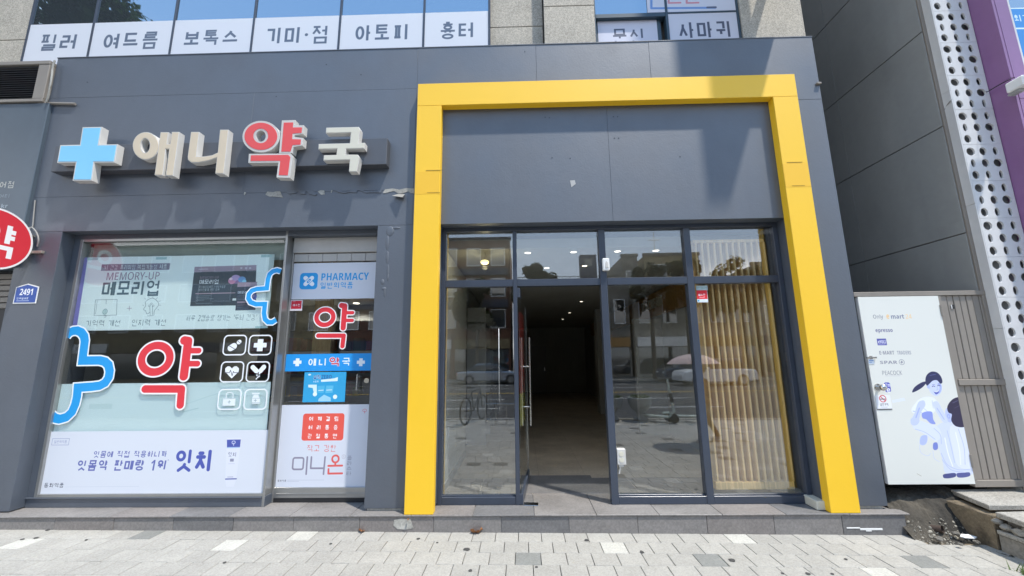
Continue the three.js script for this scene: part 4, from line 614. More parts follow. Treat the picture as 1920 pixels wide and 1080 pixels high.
// ---------------------------------------------------------------- empty shop: frame, glass, open door, interior
const ZS = -0.25;
const MX = [[-0.9, -0.854], [-0.083, -0.037], [0.906, 0.981], [1.88, 1.954], [2.894, 2.948]];
{
  const t = thing('shopfront', 'dark grey aluminium shopfront with tall glass bays and transoms', 'shopfront', undefined, 1, STEP, ZS);
  for (const [a, b] of MX) part('mullion', bx(a, b, STEP + 0.001, 3.114, ZS - 0.09, ZS, 0.003), M.frame, t);
  part('head_rail', bx(-0.9, 2.948, 3.1145, FB - 0.001, ZS - 0.09, ZS + 0.004, 0.003), M.frame, t);
  for (let i = 0; i < 4; i++) {
    const a = MX[i][1] + 0.0005, b = MX[i + 1][0] - 0.0005;
    part('transom', bx(a, b, 2.46, 2.54, ZS - 0.085, ZS - 0.004, 0.003), M.frame, t); part('pane', bx(a, b, 2.541, 3.1135, ZS - 0.05, ZS - 0.044), M.glass, t);
    if (i !== 1) { part('bottom_rail', [bx(a, b, STEP + 0.002, 0.238, ZS - 0.085, ZS - 0.004, 0.003), bx(a, b, 0.238, 0.25, ZS - 0.08, ZS - 0.03, 0.002)], M.frame, t); part('pane', bx(a, b, 0.251, 2.459, ZS - 0.05, ZS - 0.044), M.glass, t); }
  }
  part('head_liner', bx(-0.899, 2.949, FB + 0.002, FB + 0.04, -0.6, -0.341), M.wall, t);
}
{ // door leaf, standing open into the shop
  const t = thing('glass_door', 'frameless glass door standing open with long steel pull bars', 'door', undefined, P(974.5, 700, -0.26).x, STEP, -0.26), X = P(974.5, 700, -0.26).x;
  part('leaf', bx(X - 0.005, X + 0.005, 0.27, 2.33, -1.2, -0.26, 0.002), M.glassClear, t); part('leaf_edge', bx(X - 0.0065, X + 0.0065, 0.27, 2.33, -1.21, -1.2), M.steel, t);
  part('hinge_clamp', bx(X - 0.018, X + 0.018, STEP + 0.006, 0.27, -1.2, -0.25, 0.003), M.frame, t); part('hinge_clamp', bx(X - 0.016, X + 0.016, 2.331, 2.44, -0.42, -0.25, 0.003), M.frame, t);
  const ya = PX(986, 642, 0.05), bars = [];
  for (const s of [-1, 1]) { const x = X + s * 0.055; part('pull_bar', cyl(V3(x, 0.82, -1.05), V3(x, 1.92, -1.05), 0.0125, 0.0125, 14), M.steel, t); for (const y of [1.05, 1.55]) part('standoff', cyl(V3(X, y, -1.05), V3(x, y, -1.05), 0.009), M.steel, t); }
  part('floor_hinge', bx(X + 0.02, X + 0.17, STEP + 0.0015, STEP + 0.006, -0.33, -0.24, 0.002), M.steel, t);
  const rib = std(lin(0.75, 0.08, 0.06), 0.6), rib2 = std(lin(0.72, 0.68, 0.1), 0.6);
  part('sale_strip', bx(X - 0.012, X - 0.0075, 1.25, 2.2, -0.95, -0.5), rib, t, 'red poster strip on the door glass'); part('sale_strip', bx(X - 0.0125, X - 0.0078, 0.9, 1.249, -0.95, -0.5), rib2, t, 'yellow foot of the poster strip on the door glass'); t.rotation.y = -Math.atan2(P(985.5, 700, -1.05).x - X, 0.79);
}
{ // interior shell
  struct('shop_floor', (() => { const g = []; for (let i = 0; i < 7; i++) for (let k = 0; k < 22; k++) g.push(bx(-1.0 + i * 0.6 + 0.0015, -1.0 + (i + 1) * 0.6 - 0.0015, 0.05, STEP - 0.002, -0.602 - (k + 1) * 0.6 + 0.0015, -0.602 - k * 0.6 - 0.0015)); return g; })(), M.interiorFloor);
  struct('shop_floor_bed', bx(-1.0, 3.1, 0.0, STEP - 0.006, -14.3, -0.6), M.joint);
  struct('shop_walls', [bx(2.86, 3.0, STEP, 3.1, -14, -0.602), bx(-1.0, 3.0, STEP, 3.1, -14.2, -14)], M.interiorWall);
  struct('shop_ceiling', bx(-1.0, 3.0, 3.0, 3.12, -14.2, -0.61), M.interiorWall);
  const lw = thing('wall_lining', 'pale grey-green wall lining inside the left of the empty shop', 'panel', undefined, -0.9, STEP, -1.5);
  for (let k = 0; k < 2; k++) part('panel', bx(-1.0, -0.905, STEP, 2.98, -0.61 - (k + 1) * 0.9, -0.61 - k * 0.9 - 0.004, 0.002), M.interiorWall, lw);
  part('skirting', bx(-0.9049, -0.895, STEP, 0.26, -2.4, -0.62), M.panelGrey, lw); part('outlet', bx(-0.9049, -0.897, 0.72, 0.84, -0.9, -0.84, 0.002), M.white, lw);
  const col = thing('interior_pillar', 'dark square pillar deep inside the empty shop', 'pillar', undefined, 1.9, STEP, -7); part('shaft', bx(2.1, 2.5, STEP, 3.0, -7.4, -7.0, 0.006), M.interiorWall, col);
  const pp = thing('partition_wall', 'grey partition panel along the right of the empty shop', 'panel', undefined, 2.6, STEP, -4); part('panel', bx(2.3, 2.858, STEP, 2.42, -4.1, -4.0, 0.004), M.interiorWall, pp); part('edge_trim', bx(2.29, 2.2995, STEP, 2.43, -4.11, -3.99, 0.002), M.white, pp);
  const band = thing('tan_fascia_band', 'tan wooden band with raised lettering along the interior wall', 'fascia', undefined, 2.8, 2.5, -5); part('board', bx(2.79, 2.859, 2.5, 2.98, -12, -1.0, 0.003), M.tan, band);
  const font = await new FontLoader().loadAsync('fonts/droid/droid_sans_bold.typeface.json');
  const tg = new TextGeometry('ICE CREAM', { font, size: 0.2, depth: 0.02, curveSegments: 3 }); tg.computeBoundingBox(); const tw = tg.boundingBox.max.x; tg.scale(1.35 / tw, 1, 1); tg.rotateY(-Math.PI / 2); tg.translate(2.788, 2.66, -5.0); part('lettering', flat(tg), M.letterFace2, band);
  { const s = thing('display_shelving', 'bare dark shelving along the left wall deep in the empty shop', 'shelf', undefined, -0.8, STEP, -5); for (let k = 0; k < 5; k++) part('shelf_board', bx(-0.999, -0.66, 0.5 + k * 0.45, 0.53 + k * 0.45, -7.2, -3.2, 0.003), M.panelGrey, s); for (const z of [-7.2, -6.2, -5.2, -4.2, -3.2]) part('upright', bx(-0.999, -0.65, STEP, 2.6, z - 0.03, z, 0.003), M.panelGrey, s); const d = thing('back_door', 'grey door in the back wall of the empty shop', 'door', undefined, 0.6, STEP, -14); part('leaf', bx(0.2, 1.1, STEP, 2.2, -13.999, -13.95, 0.005), M.panelGrey, d); part('handle', bx(1.0, 1.03, 1.1, 1.25, -13.949, -13.9, 0.005), M.steel, d); }
  // entrance mat
  const g = thing('entrance_mat', 'dark grey stone mat inset at the open doorway', 'mat', undefined, 0.4, STEP, -0.8); part('slab', bx(-0.03, 0.86, STEP + 0.0008, STEP + 0.006, -1.3, -0.62, 0.002), M.tileDark, g);
  // ceiling downlights, lit
  const downSpot = (t, color, cd, r) => { const l = new THREE.SpotLight(color, cd, 0, 1.15, 0.5); l.position.set(0, -0.012, 0); l.target.position.set(0, -1, 0); l.castShadow = true; l.shadow.radius = r; t.add(l, l.target); };
  const glow = new THREE.MeshStandardMaterial({ color: 0xffffff, emissive: new THREE.Color(1, 0.9, 0.72), emissiveIntensity: 2.2 });
  const spots = [[0.101, -0.8], [0.69, -0.8], [1.253, -0.8], [1.743, -0.8], [0.403, -1.7], [0.956, -1.6], [1.465, -5.4], [1.465, -7.8], [1.465, -9.8]];
  for (const [x, z] of spots) {
    const row = z > -1 ? 'row just behind the transom glass' : z > -3 ? 'pair above the entrance' : x > 1 ? 'line leading along the right wall' : 'pair deep over the left floor';
    const t = thing('ceiling_downlight', `small round lit ceiling downlight, one of the ${row}`, 'lamp', 'downlights in the shop, ' + row, x, 3, z);
    const ring = new THREE.TorusGeometry(0.045, 0.008, 8, 20); ring.rotateX(Math.PI / 2); ring.translate(x, 2.998, z); part('trim_ring', flat(ring), M.white, t);
    const disc = new THREE.CylinderGeometry(0.038, 0.038, 0.006, 20); disc.translate(x, 2.996, z); part('lamp_disc', flat(disc), glow, t);
    downSpot(t, new THREE.Color(1, 0.88, 0.68), z > -3 ? 0.4 : 0.12, 2);
  }
  { const x = -0.45, z = -0.75, t = thing('pendant_lamp', 'small yellow pendant lamp hanging inside the left transom', 'lamp', undefined, x, 2.9, z); const s = new THREE.SphereGeometry(0.055, 16, 10); s.scale(1, 0.5, 1); s.translate(x, 2.87, z); part('lamp_shade', flat(s), new THREE.MeshStandardMaterial({ color: 0xfff0b0, emissive: new THREE.Color(1, 0.85, 0.35), emissiveIntensity: 1.1 }), t); part('cord', tube([V3(x, 3, z), V3(x + 0.01, 2.95, z), V3(x - 0.005, 2.92, z), V3(x, 2.89, z)], 0.004, 10, 5), M.cable, t); const l = new THREE.PointLight(new THREE.Color(1, 0.85, 0.5), 0.15); l.position.set(0, -0.09, 0); l.castShadow = true; l.shadow.radius = 2; t.add(l); }
  for (const [px, py] of [[602, 570], [668, 569], [668, 591]]) { const p = PY(px, py, 2.99), t = thing('pharmacy_downlight', 'round white lit downlight in the pharmacy ceiling', 'lamp', 'downlights in the pharmacy ceiling', p.x, 2.99, p.z); const d = new THREE.CylinderGeometry(0.07, 0.07, 0.012, 20); d.translate(p.x, 2.992, p.z); part('lamp_disc', flat(d), glow, t); downSpot(t, new THREE.Color(1, 0.95, 0.85), 4, 3); }
}
{ // vertical slatted wooden screen in the last bay
  const t = thing('slatted_screen', 'screen of upright tan wooden slats behind the end glass bay', 'screen', undefined, 2.5, 0.2, -0.55);
  const xa = 2.06, xb = 2.85, n = 11, yb = 0.34;
  for (let i = 0; i <= n; i++) { const x = xa + (xb - xa) * i / n; part('slat', xf(bx(-0.011, 0.011, 0, 2.62, -0.06, 0.06, 0.002), x, yb + 0.001, -0.43, 0.02), M.wood, t); }
  part('back_board', bx(xa - 0.02, xb, yb, 2.98, -0.515, -0.5), M.wood, t); part('bottom_rail', bx(xa - 0.03, xb, 0.265, yb, -0.5, -0.365, 0.003), M.wood, t); part('head_rail', bx(xa - 0.03, xb, 2.962, 2.999, -0.498, -0.365, 0.003), M.wood, t);
}
{ // small fittings on the shopfront
  const p = P(1135, 497, ZS), t = thing('door_sensor', 'small white sensor box on the mullion beside the doorway', 'sensor', undefined, p.x, p.y, ZS);
  part('case', bx(p.x - 0.038, p.x + 0.038, p.y - 0.072, p.y + 0.07, ZS, ZS + 0.05, 0.008), M.white, t); const e = extr(poly([[-0.02, -0.03], [0.018, -0.035], [0.012, 0.03], [-0.004, 0.045], [-0.012, 0.03]]), 0, 0.006, 0.002); e.translate(p.x + 0.005, p.y - 0.01, ZS + 0.05); part('lens', e, M.offwhite, t);
  const c = crop(960, 810, 4), q = P(...c(820, 185), ZS + 0.0), s = thing('socket_box', 'white double socket box on the mullion by the doorway', 'socket', undefined, q.x, q.y, ZS);
  part('case', bx(q.x - 0.045, q.x + 0.045, q.y - 0.08, q.y + 0.08, ZS - 0.043, ZS + 0.012, 0.006), M.offwhite, s);
  for (const d of [-0.03, 0.03]) part('outlet', xf(flat(new THREE.CylinderGeometry(0.024, 0.024, 0.006, 20)), q.x, q.y + d, ZS + 0.014, 0, Math.PI / 2), M.letterFace2, s); part('cable_gland', [bx(q.x - 0.03, q.x + 0.02, q.y - 0.1, q.y - 0.081, ZS - 0.03, ZS + 0.005, 0.003), cyl(V3(q.x - 0.01, q.y - 0.1, ZS - 0.01), V3(q.x - 0.03, q.y - 0.17, ZS - 0.01), 0.006)], M.offwhite, s);
  const st = crop(1130, 420, 4.909), zg = ZS - 0.0425;
  sheet('security_sticker', 'red and white security sticker on the end glass bay', 'sticker', undefined, rectOf(zg, st(862, 612), st(972, 720)), zg, 900, (k) => { k.rect(...st(862, 612), ...st(966, 690), '#e0222e'); k.text('에스원', ...st(878, 640), ...st(946, 666), { color: '#fbeaec', weight: 0.16 }); k.line([st(890, 678), st(938, 677)], '#f6c9cd', 0.005); k.rect(...st(866, 692), ...st(980, 722), '#dfe8ee'); k.oval(...st(882, 706), 0.01, 0.01, '#3c9ec4'); }, { tint: '#e6e2e6' });
  sheet('notice_sticker', 'pale grey notice strip above the red security sticker', 'sticker', undefined, rectOf(zg, st(858, 568), st(968, 608)), zg, 700, (k) => k.text('무인경비구역', ...st(866, 578), ...st(960, 600), { color: '#5f7a7c', weight: 0.12 }), { tint: '#a9bcbc' });
  const a = PY(1488, 936, STEP + 0.07), g = thing('power_adapter', 'cream power box lying on the step by the yellow frame', 'box', undefined, 2.86, STEP, -0.18);
  const d = crop(1440, 810, 4), f = PY(...d(345, 575), STEP), b = PY(...d(272, 535), STEP);
  const bdir = Math.atan2(-(f.z - b.z), f.x - b.x), len = 0.2; const bg = bx(0, len, 0, 0.085, -0.09, 0, 0.006); part('case', xf(bg, b.x + 0.0, STEP + 0.002, b.z, bdir), M.letterFace2, g);
  const e0 = V3(f.x + 0.05, STEP + 0.04, f.z - 0.03); part('cable', tube([e0, e0.clone().add(V3(0.05, -0.02, 0.01)), e0.clone().add(V3(0.09, -0.035, 0.03)), e0.clone().add(V3(0.12, -0.03, -0.05))], 0.0035, 16, 5), M.white, g);
}
// ---------------------------------------------------------------- alley gate and the building on the right
const ZG = -0.12;
{
  const t = thing('alley_gate_frame', 'grey metal gate frame with ribbed boards beside the white door', 'gate', undefined, 4.3, 0.37, ZG), xa = 3.57, xb = 4.955, x1 = 4.445, y0 = 0.372, yt = 2.262, ym = 1.357;
  part('top_rail', bx(xa, xb, yt, yt + 0.048, ZG - 0.05, ZG + 0.01, 0.003), M.gateGrey, t); part('bottom_rail', bx(x1 + 0.002, xb, y0 - 0.02, y0 + 0.045, ZG - 0.05, ZG + 0.004, 0.003), M.gateGrey, t); part('mid_rail', bx(x1 + 0.036, xb, ym - 0.03, ym + 0.03, ZG - 0.045, ZG + 0.014, 0.003), M.gateGrey, t);
  part('hinge_post', bx(x1 + 0.001, x1 + 0.035, y0 + 0.046, yt - 0.001, ZG - 0.05, ZG + 0.006, 0.003), M.gateGrey, t);
  const n = 7, w = (xb - x1 - 0.038) / n;
  for (const [a, b] of [[y0 + 0.046, ym - 0.031], [ym + 0.031, yt - 0.001]]) for (let i = 0; i < n; i++) { const x = x1 + 0.038 + i * w; part('ribbed_board', bx(x + 0.003, x + w - 0.003, a, b, ZG - 0.03, ZG - 0.008 - (i % 2) * 0.002, 0.004), M.gateGrey, t); }
  part('back_sheet', bx(x1 + 0.036, xb - 0.001, y0 + 0.046, yt - 0.001, ZG - 0.04, ZG - 0.031), M.joint, t);
  for (const y of [2.1, 0.6]) part('hinge', [cyl(V3(x1 + 0.004, y - 0.06, ZG + 0.014), V3(x1 + 0.004, y + 0.06, ZG + 0.014), 0.011)], M.gateGrey, t);
  const p = P(1788, 575, ZG); part('keyhole', bx(p.x - 0.012, p.x + 0.012, p.y - 0.022, p.y + 0.022, ZG - 0.006, ZG - 0.002, 0.002), M.black, t); part('bare_metal', bx(p.x - 0.02, p.x - 0.013, p.y - 0.022, p.y + 0.022, ZG - 0.006, ZG - 0.002), M.white, t);
}
{
  const t = thing('alley_door', 'white sheet-metal door printed with a family photo and logos', 'door', undefined, 4, 0.38, ZG), R = { x0: 3.605, x1: 4.443, y0: 0.384, y1: 2.258 }, c = crop(1600, 540, 2.8423), z = ZG + 0.012;
  part('leaf', bx(R.x0, R.x1, R.y0, R.y1, ZG - 0.03, z - 0.002, 0.003), M.white, t);
  
  sheet('door_print', 'printed sheet with shop logos and a pale blue photo of a child and parent', undefined, undefined, R, z, 720, (q) => {
    q.latin('Only', ...c(102, 143), ...c(161, 168), { color: '#6f7180', font: 'normal' }); q.latin('e', ...c(172, 134), ...c(194, 163), { color: '#f0c07a' }); q.latin('mart', ...c(196, 140), ...c(273, 163), { color: '#777d94' }); q.latin('24', ...c(275, 140), ...c(313, 163), { color: '#f0c98c', font: 'normal' });
    q.latin('epresso', ...c(115, 215), ...c(213, 240), { color: '#64658c' }); q.rect(...c(124, 270), ...c(180, 305), '#5a5ca4', 0.004); q.latin('eYOLI', ...c(130, 278), ...c(174, 295), { color: '#e7e8f4' }); q.line([c(134, 300), c(170, 300)], '#b9bbe0', 0.003);
    q.latin('E·MART', ...c(135, 335), ...c(220, 354), { color: '#8d8e98' }); q.latin('TRADERS', ...c(231, 335), ...c(310, 354), { color: '#9a9ba5' }); q.latin('SPAR', ...c(139, 388), ...c(236, 404), { color: '#8b8c98' }); q.ring(...c(258, 395), 0.026, 0.026, '#8b8c98', 0.005); q.fill([c(258, 386), c(266, 398), c(260, 398), c(260, 403), c(256, 403), c(256, 398), c(250, 398)], '#8b8c98');
    q.latin('PEACOCK', ...c(150, 440), ...c(261, 463), { color: '#85868f', font: 'normal' }); q.line([c(172, 469), c(250, 468)], '#b4b5bc', 0.003);
    q.rect(...c(162, 503), ...c(203, 555), '#5a5cb4', 0.02); q.latin("I'm", ...c(170, 508), ...c(198, 526), { color: '#e9eaf8' }); q.latin('e', ...c(174, 527), ...c(200, 556), { color: '#eef0fb' });
    const B = (pts, col) => q.blob(pts.map((p) => c(...p)), col), S = (pts, col, w) => q.smooth(pts.map((p) => c(...p)), col, w, 'round');
    // parent seen from behind, in a pale shirt
    B([[440, 745], [470, 720], [505, 712], [560, 722], [640, 740], [660, 860], [650, 985], [560, 990], [492, 986], [478, 930], [462, 870], [446, 810]], '#d3daee'); B([[520, 735], [600, 745], [640, 860], [630, 960], [560, 950], [530, 860]], '#dee3f0'); B([[318, 722], [350, 708], [400, 722], [452, 742], [470, 790], [440, 815], [400, 790], [350, 762], [320, 745]], '#dbe1f1'); B([[306, 700], [330, 690], [352, 704], [340, 728], [314, 730]], '#c3ccef');
    for (const k of [[[330, 752], [380, 768], [436, 806]], [[468, 880], [500, 940], [560, 968], [620, 966]], [[474, 915], [520, 968], [590, 982]], [[500, 760], [520, 840], [540, 930]], [[560, 752], [590, 850], [596, 940]], [[430, 748], [462, 780], [470, 830]]]) S(k, '#b6c0e6', 0.006); for (const k of [[[488, 800], [505, 880], [530, 950]], [[545, 770], [565, 860], [572, 940]]]) S(k, '#eceff6', 0.012);
    B([[478, 996], [510, 988], [545, 988], [546, 1004], [482, 1012]], '#474c82'); B([[550, 990], [590, 984], [620, 984], [622, 1000], [556, 1008]], '#565b94');
    B([[490, 660], [498, 640], [520, 636], [530, 690], [520, 716], [500, 708]], '#bcc6ee'); B([[500, 640], [514, 608], [545, 585], [600, 585], [600, 735], [545, 736], [522, 706], [524, 672], [508, 664]], '#332c46'); S([[530, 612], [556, 600]], '#54506e', 0.008); S([[540, 640], [566, 626]], '#48435f', 0.006); q.ring(...c(508, 684), 0.011, 0.018, '#93a0dc', 0.006);
    // child leaning forward, laughing
    B([[352, 592], [390, 580], [430, 586], [446, 612], [436, 650], [420, 672], [372, 672], [316, 664], [310, 648], [330, 616]], '#e9edf6'); S([[340, 630], [372, 640], [400, 662]], '#c5cdec', 0.006); S([[420, 600], [426, 640]], '#c5cdec', 0.006); S([[318, 656], [352, 662], [376, 670]], '#8f9ad0', 0.005);
    B([[350, 606], [376, 600], [384, 622], [362, 660], [340, 722], [312, 728], [306, 716], [326, 668]], '#c6cff1'); S([[352, 640], [334, 690]], '#a7b3e6', 0.012); B([[424, 612], [446, 604], [474, 650], [500, 696], [502, 716], [484, 718], [452, 676]], '#cdd5f3'); S([[446, 640], [484, 700]], '#aab6e8', 0.008);
    B([[366, 668], [418, 660], [426, 700], [438, 724], [412, 722], [388, 700], [370, 694]], '#8d9bdd'); B([[362, 790], [392, 786], [390, 826], [372, 838], [356, 832]], '#b4c0ee'); B([[428, 826], [446, 824], [450, 856], [436, 864], [426, 858]], '#7785cc'); S([[352, 838], [360, 876], [398, 894], [412, 882]], '#cfd5e6', 0.006); S([[424, 866], [432, 908], [458, 926]], '#cfd5e6', 0.006);
    B([[402, 512], [424, 494], [452, 494], [468, 512], [472, 536], [462, 562], [442, 576], [420, 566], [404, 540]], '#ccd4f4'); B([[452, 508], [468, 516], [470, 540], [458, 562], [448, 560], [460, 536]], '#aab6ea'); B([[392, 516], [404, 514], [406, 536], [396, 534]], '#b4bfee');
    B([[384, 500], [390, 466], [416, 446], [446, 450], [468, 474], [474, 504], [464, 510], [446, 492], [424, 494], [404, 512], [392, 520]], '#2f3158'); B([[390, 500], [376, 522], [346, 544], [314, 556], [322, 534], [348, 512], [374, 500]], '#2f3158'); S([[408, 466], [438, 460]], '#5a5f92', 0.006);
    for (const [x, y] of [[428, 526], [456, 522]]) { S([[x - 8, y], [x, y - 4], [x + 7, y]], '#3f4374', 0.006); S([[x - 8, y - 9], [x, y - 12], [x + 7, y - 10]], '#6a70a8', 0.004); } B([[428, 550], [442, 553], [458, 546], [452, 562], [440, 567]], '#5b66b8'); S([[431, 551], [442, 554], [455, 548]], '#f2f4fb', 0.006); S([[446, 528], [451, 540], [445, 543]], '#a3afe4', 0.004);
    q.line([c(340, 990), c(362, 1002)], '#b9b6a8', 0.006); q.fill([c(205, 598), c(270, 585), c(278, 600), c(210, 612)], '#dfe4ea');
  }, { tint: '#dedfd8', parent: t, thick: 0.0015 });
  const k = P(...c(130, 528), z); part('knob', [xf(flat(new THREE.SphereGeometry(0.034, 18, 12)), k.x, k.y, z + 0.06), cyl(V3(k.x, k.y, z), V3(k.x, k.y, z + 0.05), 0.014), cyl(V3(k.x, k.y, z), V3(k.x, k.y, z + 0.006), 0.036, 0.034, 18)], M.steel, t);
  const l = P(...c(90, 371), z); part('latch', [bx(l.x - 0.05, l.x + 0.055, l.y - 0.008, l.y + 0.008, z + 0.008, z + 0.02, 0.003), bx(l.x - 0.01, l.x + 0.02, l.y - 0.018, l.y + 0.018, z, z + 0.007, 0.002)], M.steel, t);
}
{
  const c = crop(1600, 540, 2.8423), z = ZG + 0.016;
  sheet('no_smoking_notice', 'small white no-smoking notice on the printed white door', 'notice', undefined, rectOf(z, c(116, 572), c(208, 648)), z, 900, (q) => { q.ring(...c(157, 590), 0.032, 0.032, '#cf4a52', 0.008); q.line([c(146, 579), c(169, 602)], '#cf4a52', 0.008); q.line([c(145, 592), c(170, 592)], '#4d4a50', 0.008); q.text('금연구역', ...c(141, 614), ...c(188, 628), { color: '#4d4a50', weight: 0.14 }); q.line([c(148, 635), c(182, 635)], '#9a9aa0', 0.003); q.rect(...c(116, 644), ...c(210, 652), '#3d4044'); }, { tint: '#e9ebee' });
  sheet('small_label', 'tiny blue and white label under the door latch', 'sticker', undefined, rectOf(z, c(78, 378), c(112, 404)), z, 900, (q) => { q.rect(...c(84, 384), ...c(108, 389), '#7fa0cf'); q.rect(...c(84, 394), ...c(100, 398), '#86a9d2'); }, { tint: '#dfe8f2' });
}
{
  const t = thing('right_building', 'neighbouring building with dark panelled alley wall and purple cladding', 'building', undefined, 5.5, 0, -1), X = 4.905;
  const ys = [0, 1.68, 2.957, 4.238, 5.49, 6.79, 8.07, 9.35, 12], zs = [-0.135, -1.45, -2.75, -4.05, -5.35, -8, -12];
  for (let i = 0; i + 1 < ys.length; i++) for (let k = 0; k + 1 < zs.length; k++) part('alley_panel', bx(X, X + 0.03, ys[i] + 0.006, ys[i + 1] - 0.006, zs[k + 1] + 0.002, zs[k] - 0.002, 0.002), M.panelGrey, t);
  part('wall_core', bx(X + 0.02, X + 0.4, 0, 12, -12, -0.14), M.joint, t); part('edge_channel', bx(X + 0.004, 4.95, 0.3, 12, -0.134, -0.115, 0.002), M.gateGrey, t);
  const sy = [0.3, 1.9, 3.25, 4.62, 6.1, 8, 12]; for (let i = 0; i + 1 < sy.length; i++) part('column_side', bx(4.945, 4.956, sy[i] + 0.0015, sy[i + 1] - 0.0015, -0.114, -0.0225, 0.001), M.columnWhite, t);
  part('column_back', bx(4.957, 5.378, 0.3, 12, -0.4, -0.085), M.panelGrey, t);
  const ph = 0.4305, w = 5.379 - 4.958, s = new THREE.Shape([[0, 0.001], [w, 0.001], [w, ph - 0.001], [0, ph - 0.001]].map((p) => new THREE.Vector2(...p)));
  for (const [fy, cols] of [[0.196, [[0.15, 0.041], [0.465, 0.034], [0.785, 0.024]]], [0.518, [[0.145, 0.021], [0.46, 0.034], [0.785, 0.044]]], [0.839, [[0.145, 0.033], [0.465, 0.023], [0.79, 0.019]]]]) for (const [fx, r] of cols) { const h = new THREE.Path(); h.absellipse(fx * w + 0.004, ph * (1 - fy), r * 1.12, 0.047, 0, Math.PI * 2, true); s.holes.push(h); }
  const pg = extr(s, -0.042, 0.02, 0.001);
  for (let y = 5.2329 - 11 * ph; y < 9; y += ph) { const m = part('perforated_panel', pg, M.columnWhite, t); m.position.add(V3(4.958, y, 0)); }
  const XP = 5.386; part('purple_return', bx(XP, XP + 0.03, 0.3, P(1875, 158, 0.05).y - 0.02, -0.4, 0.183, 0.002), M.purple, t); part('purple_return', bx(XP, XP + 0.03, P(1875, 158, 0.05).y - 0.017, 12, -0.4, 0.183, 0.002), M.purple, t);
  part('purple_face', bx(XP + 0.032, 5.555, 0.3, 4.35, 0.1, 0.186, 0.002), M.purple, t); part('purple_face', bx(XP + 0.032, 5.555, 4.354, 12, 0.1, 0.186, 0.002), M.purple, t); part('purple_face', bx(5.556, 9, 0.3, 3.9, 0.08, 0.18, 0.002), M.purple, t);
  part('window_frame', [bx(5.556, 5.59, 3.9, 12, 0.1, 0.175, 0.002)], M.columnWhite, t); part('pane', bx(5.591, 9, 3.9, 12, 0.1, 0.13), M.mirror, t);
  const c = crop(1740, 0, 4.5), z = 0.14;
  sheet('window_film', 'bright blue window film with white Hangul on the purple building', 'window sign', undefined, { x0: 5.6, x1: 7.4, y0: 4.3, y1: P(...c(690, 68), z).y }, z, 300, (q) => { q.text('회계', ...c(715, 122), ...c(870, 182), { color: '#cfe2f2', weight: 0.12 }); q.line([c(735, 240), c(1100, 236)], '#d5e6f2', 0.02); q.line([c(690, 66), c(1100, 60)], '#d5e6f2', 0.03); }, { tint: '#2f86cc' });
  const b = P(1912, 156, 0.3), cm = thing('security_camera', 'white boxy security camera housing on the purple wall', 'camera', undefined, b.x, b.y, 0.3); part('housing', bx(b.x - 0.035, b.x + 0.12, b.y - 0.055, b.y + 0.06, 0.2, 0.36, 0.012), M.white, cm); part('mount', bx(b.x - 0.02, b.x + 0.06, b.y - 0.08, b.y - 0.056, 0.187, 0.3, 0.01), M.panelGrey, cm);
  const cab = thing('loose_cable', 'thin grey cable hanging out of the perforated column', 'cable', undefined, 4.9, 4.4, -0.05); const q = (u, v, zz) => P(...c(u, v), zz);
  part('strand', tube([q(128, 955, -0.125), q(150, 905, -0.1), q(190, 850, -0.03), q(235, 812, -0.05)], 0.005, 20, 5), M.cable, cab); part('strand', tube([q(478, 775, -0.045), q(505, 772, 0.0), q(560, 740, 0.06), q(650, 690, 0.16), q(735, 650, 0.22)], 0.0045, 20, 5), M.black, cab);
}
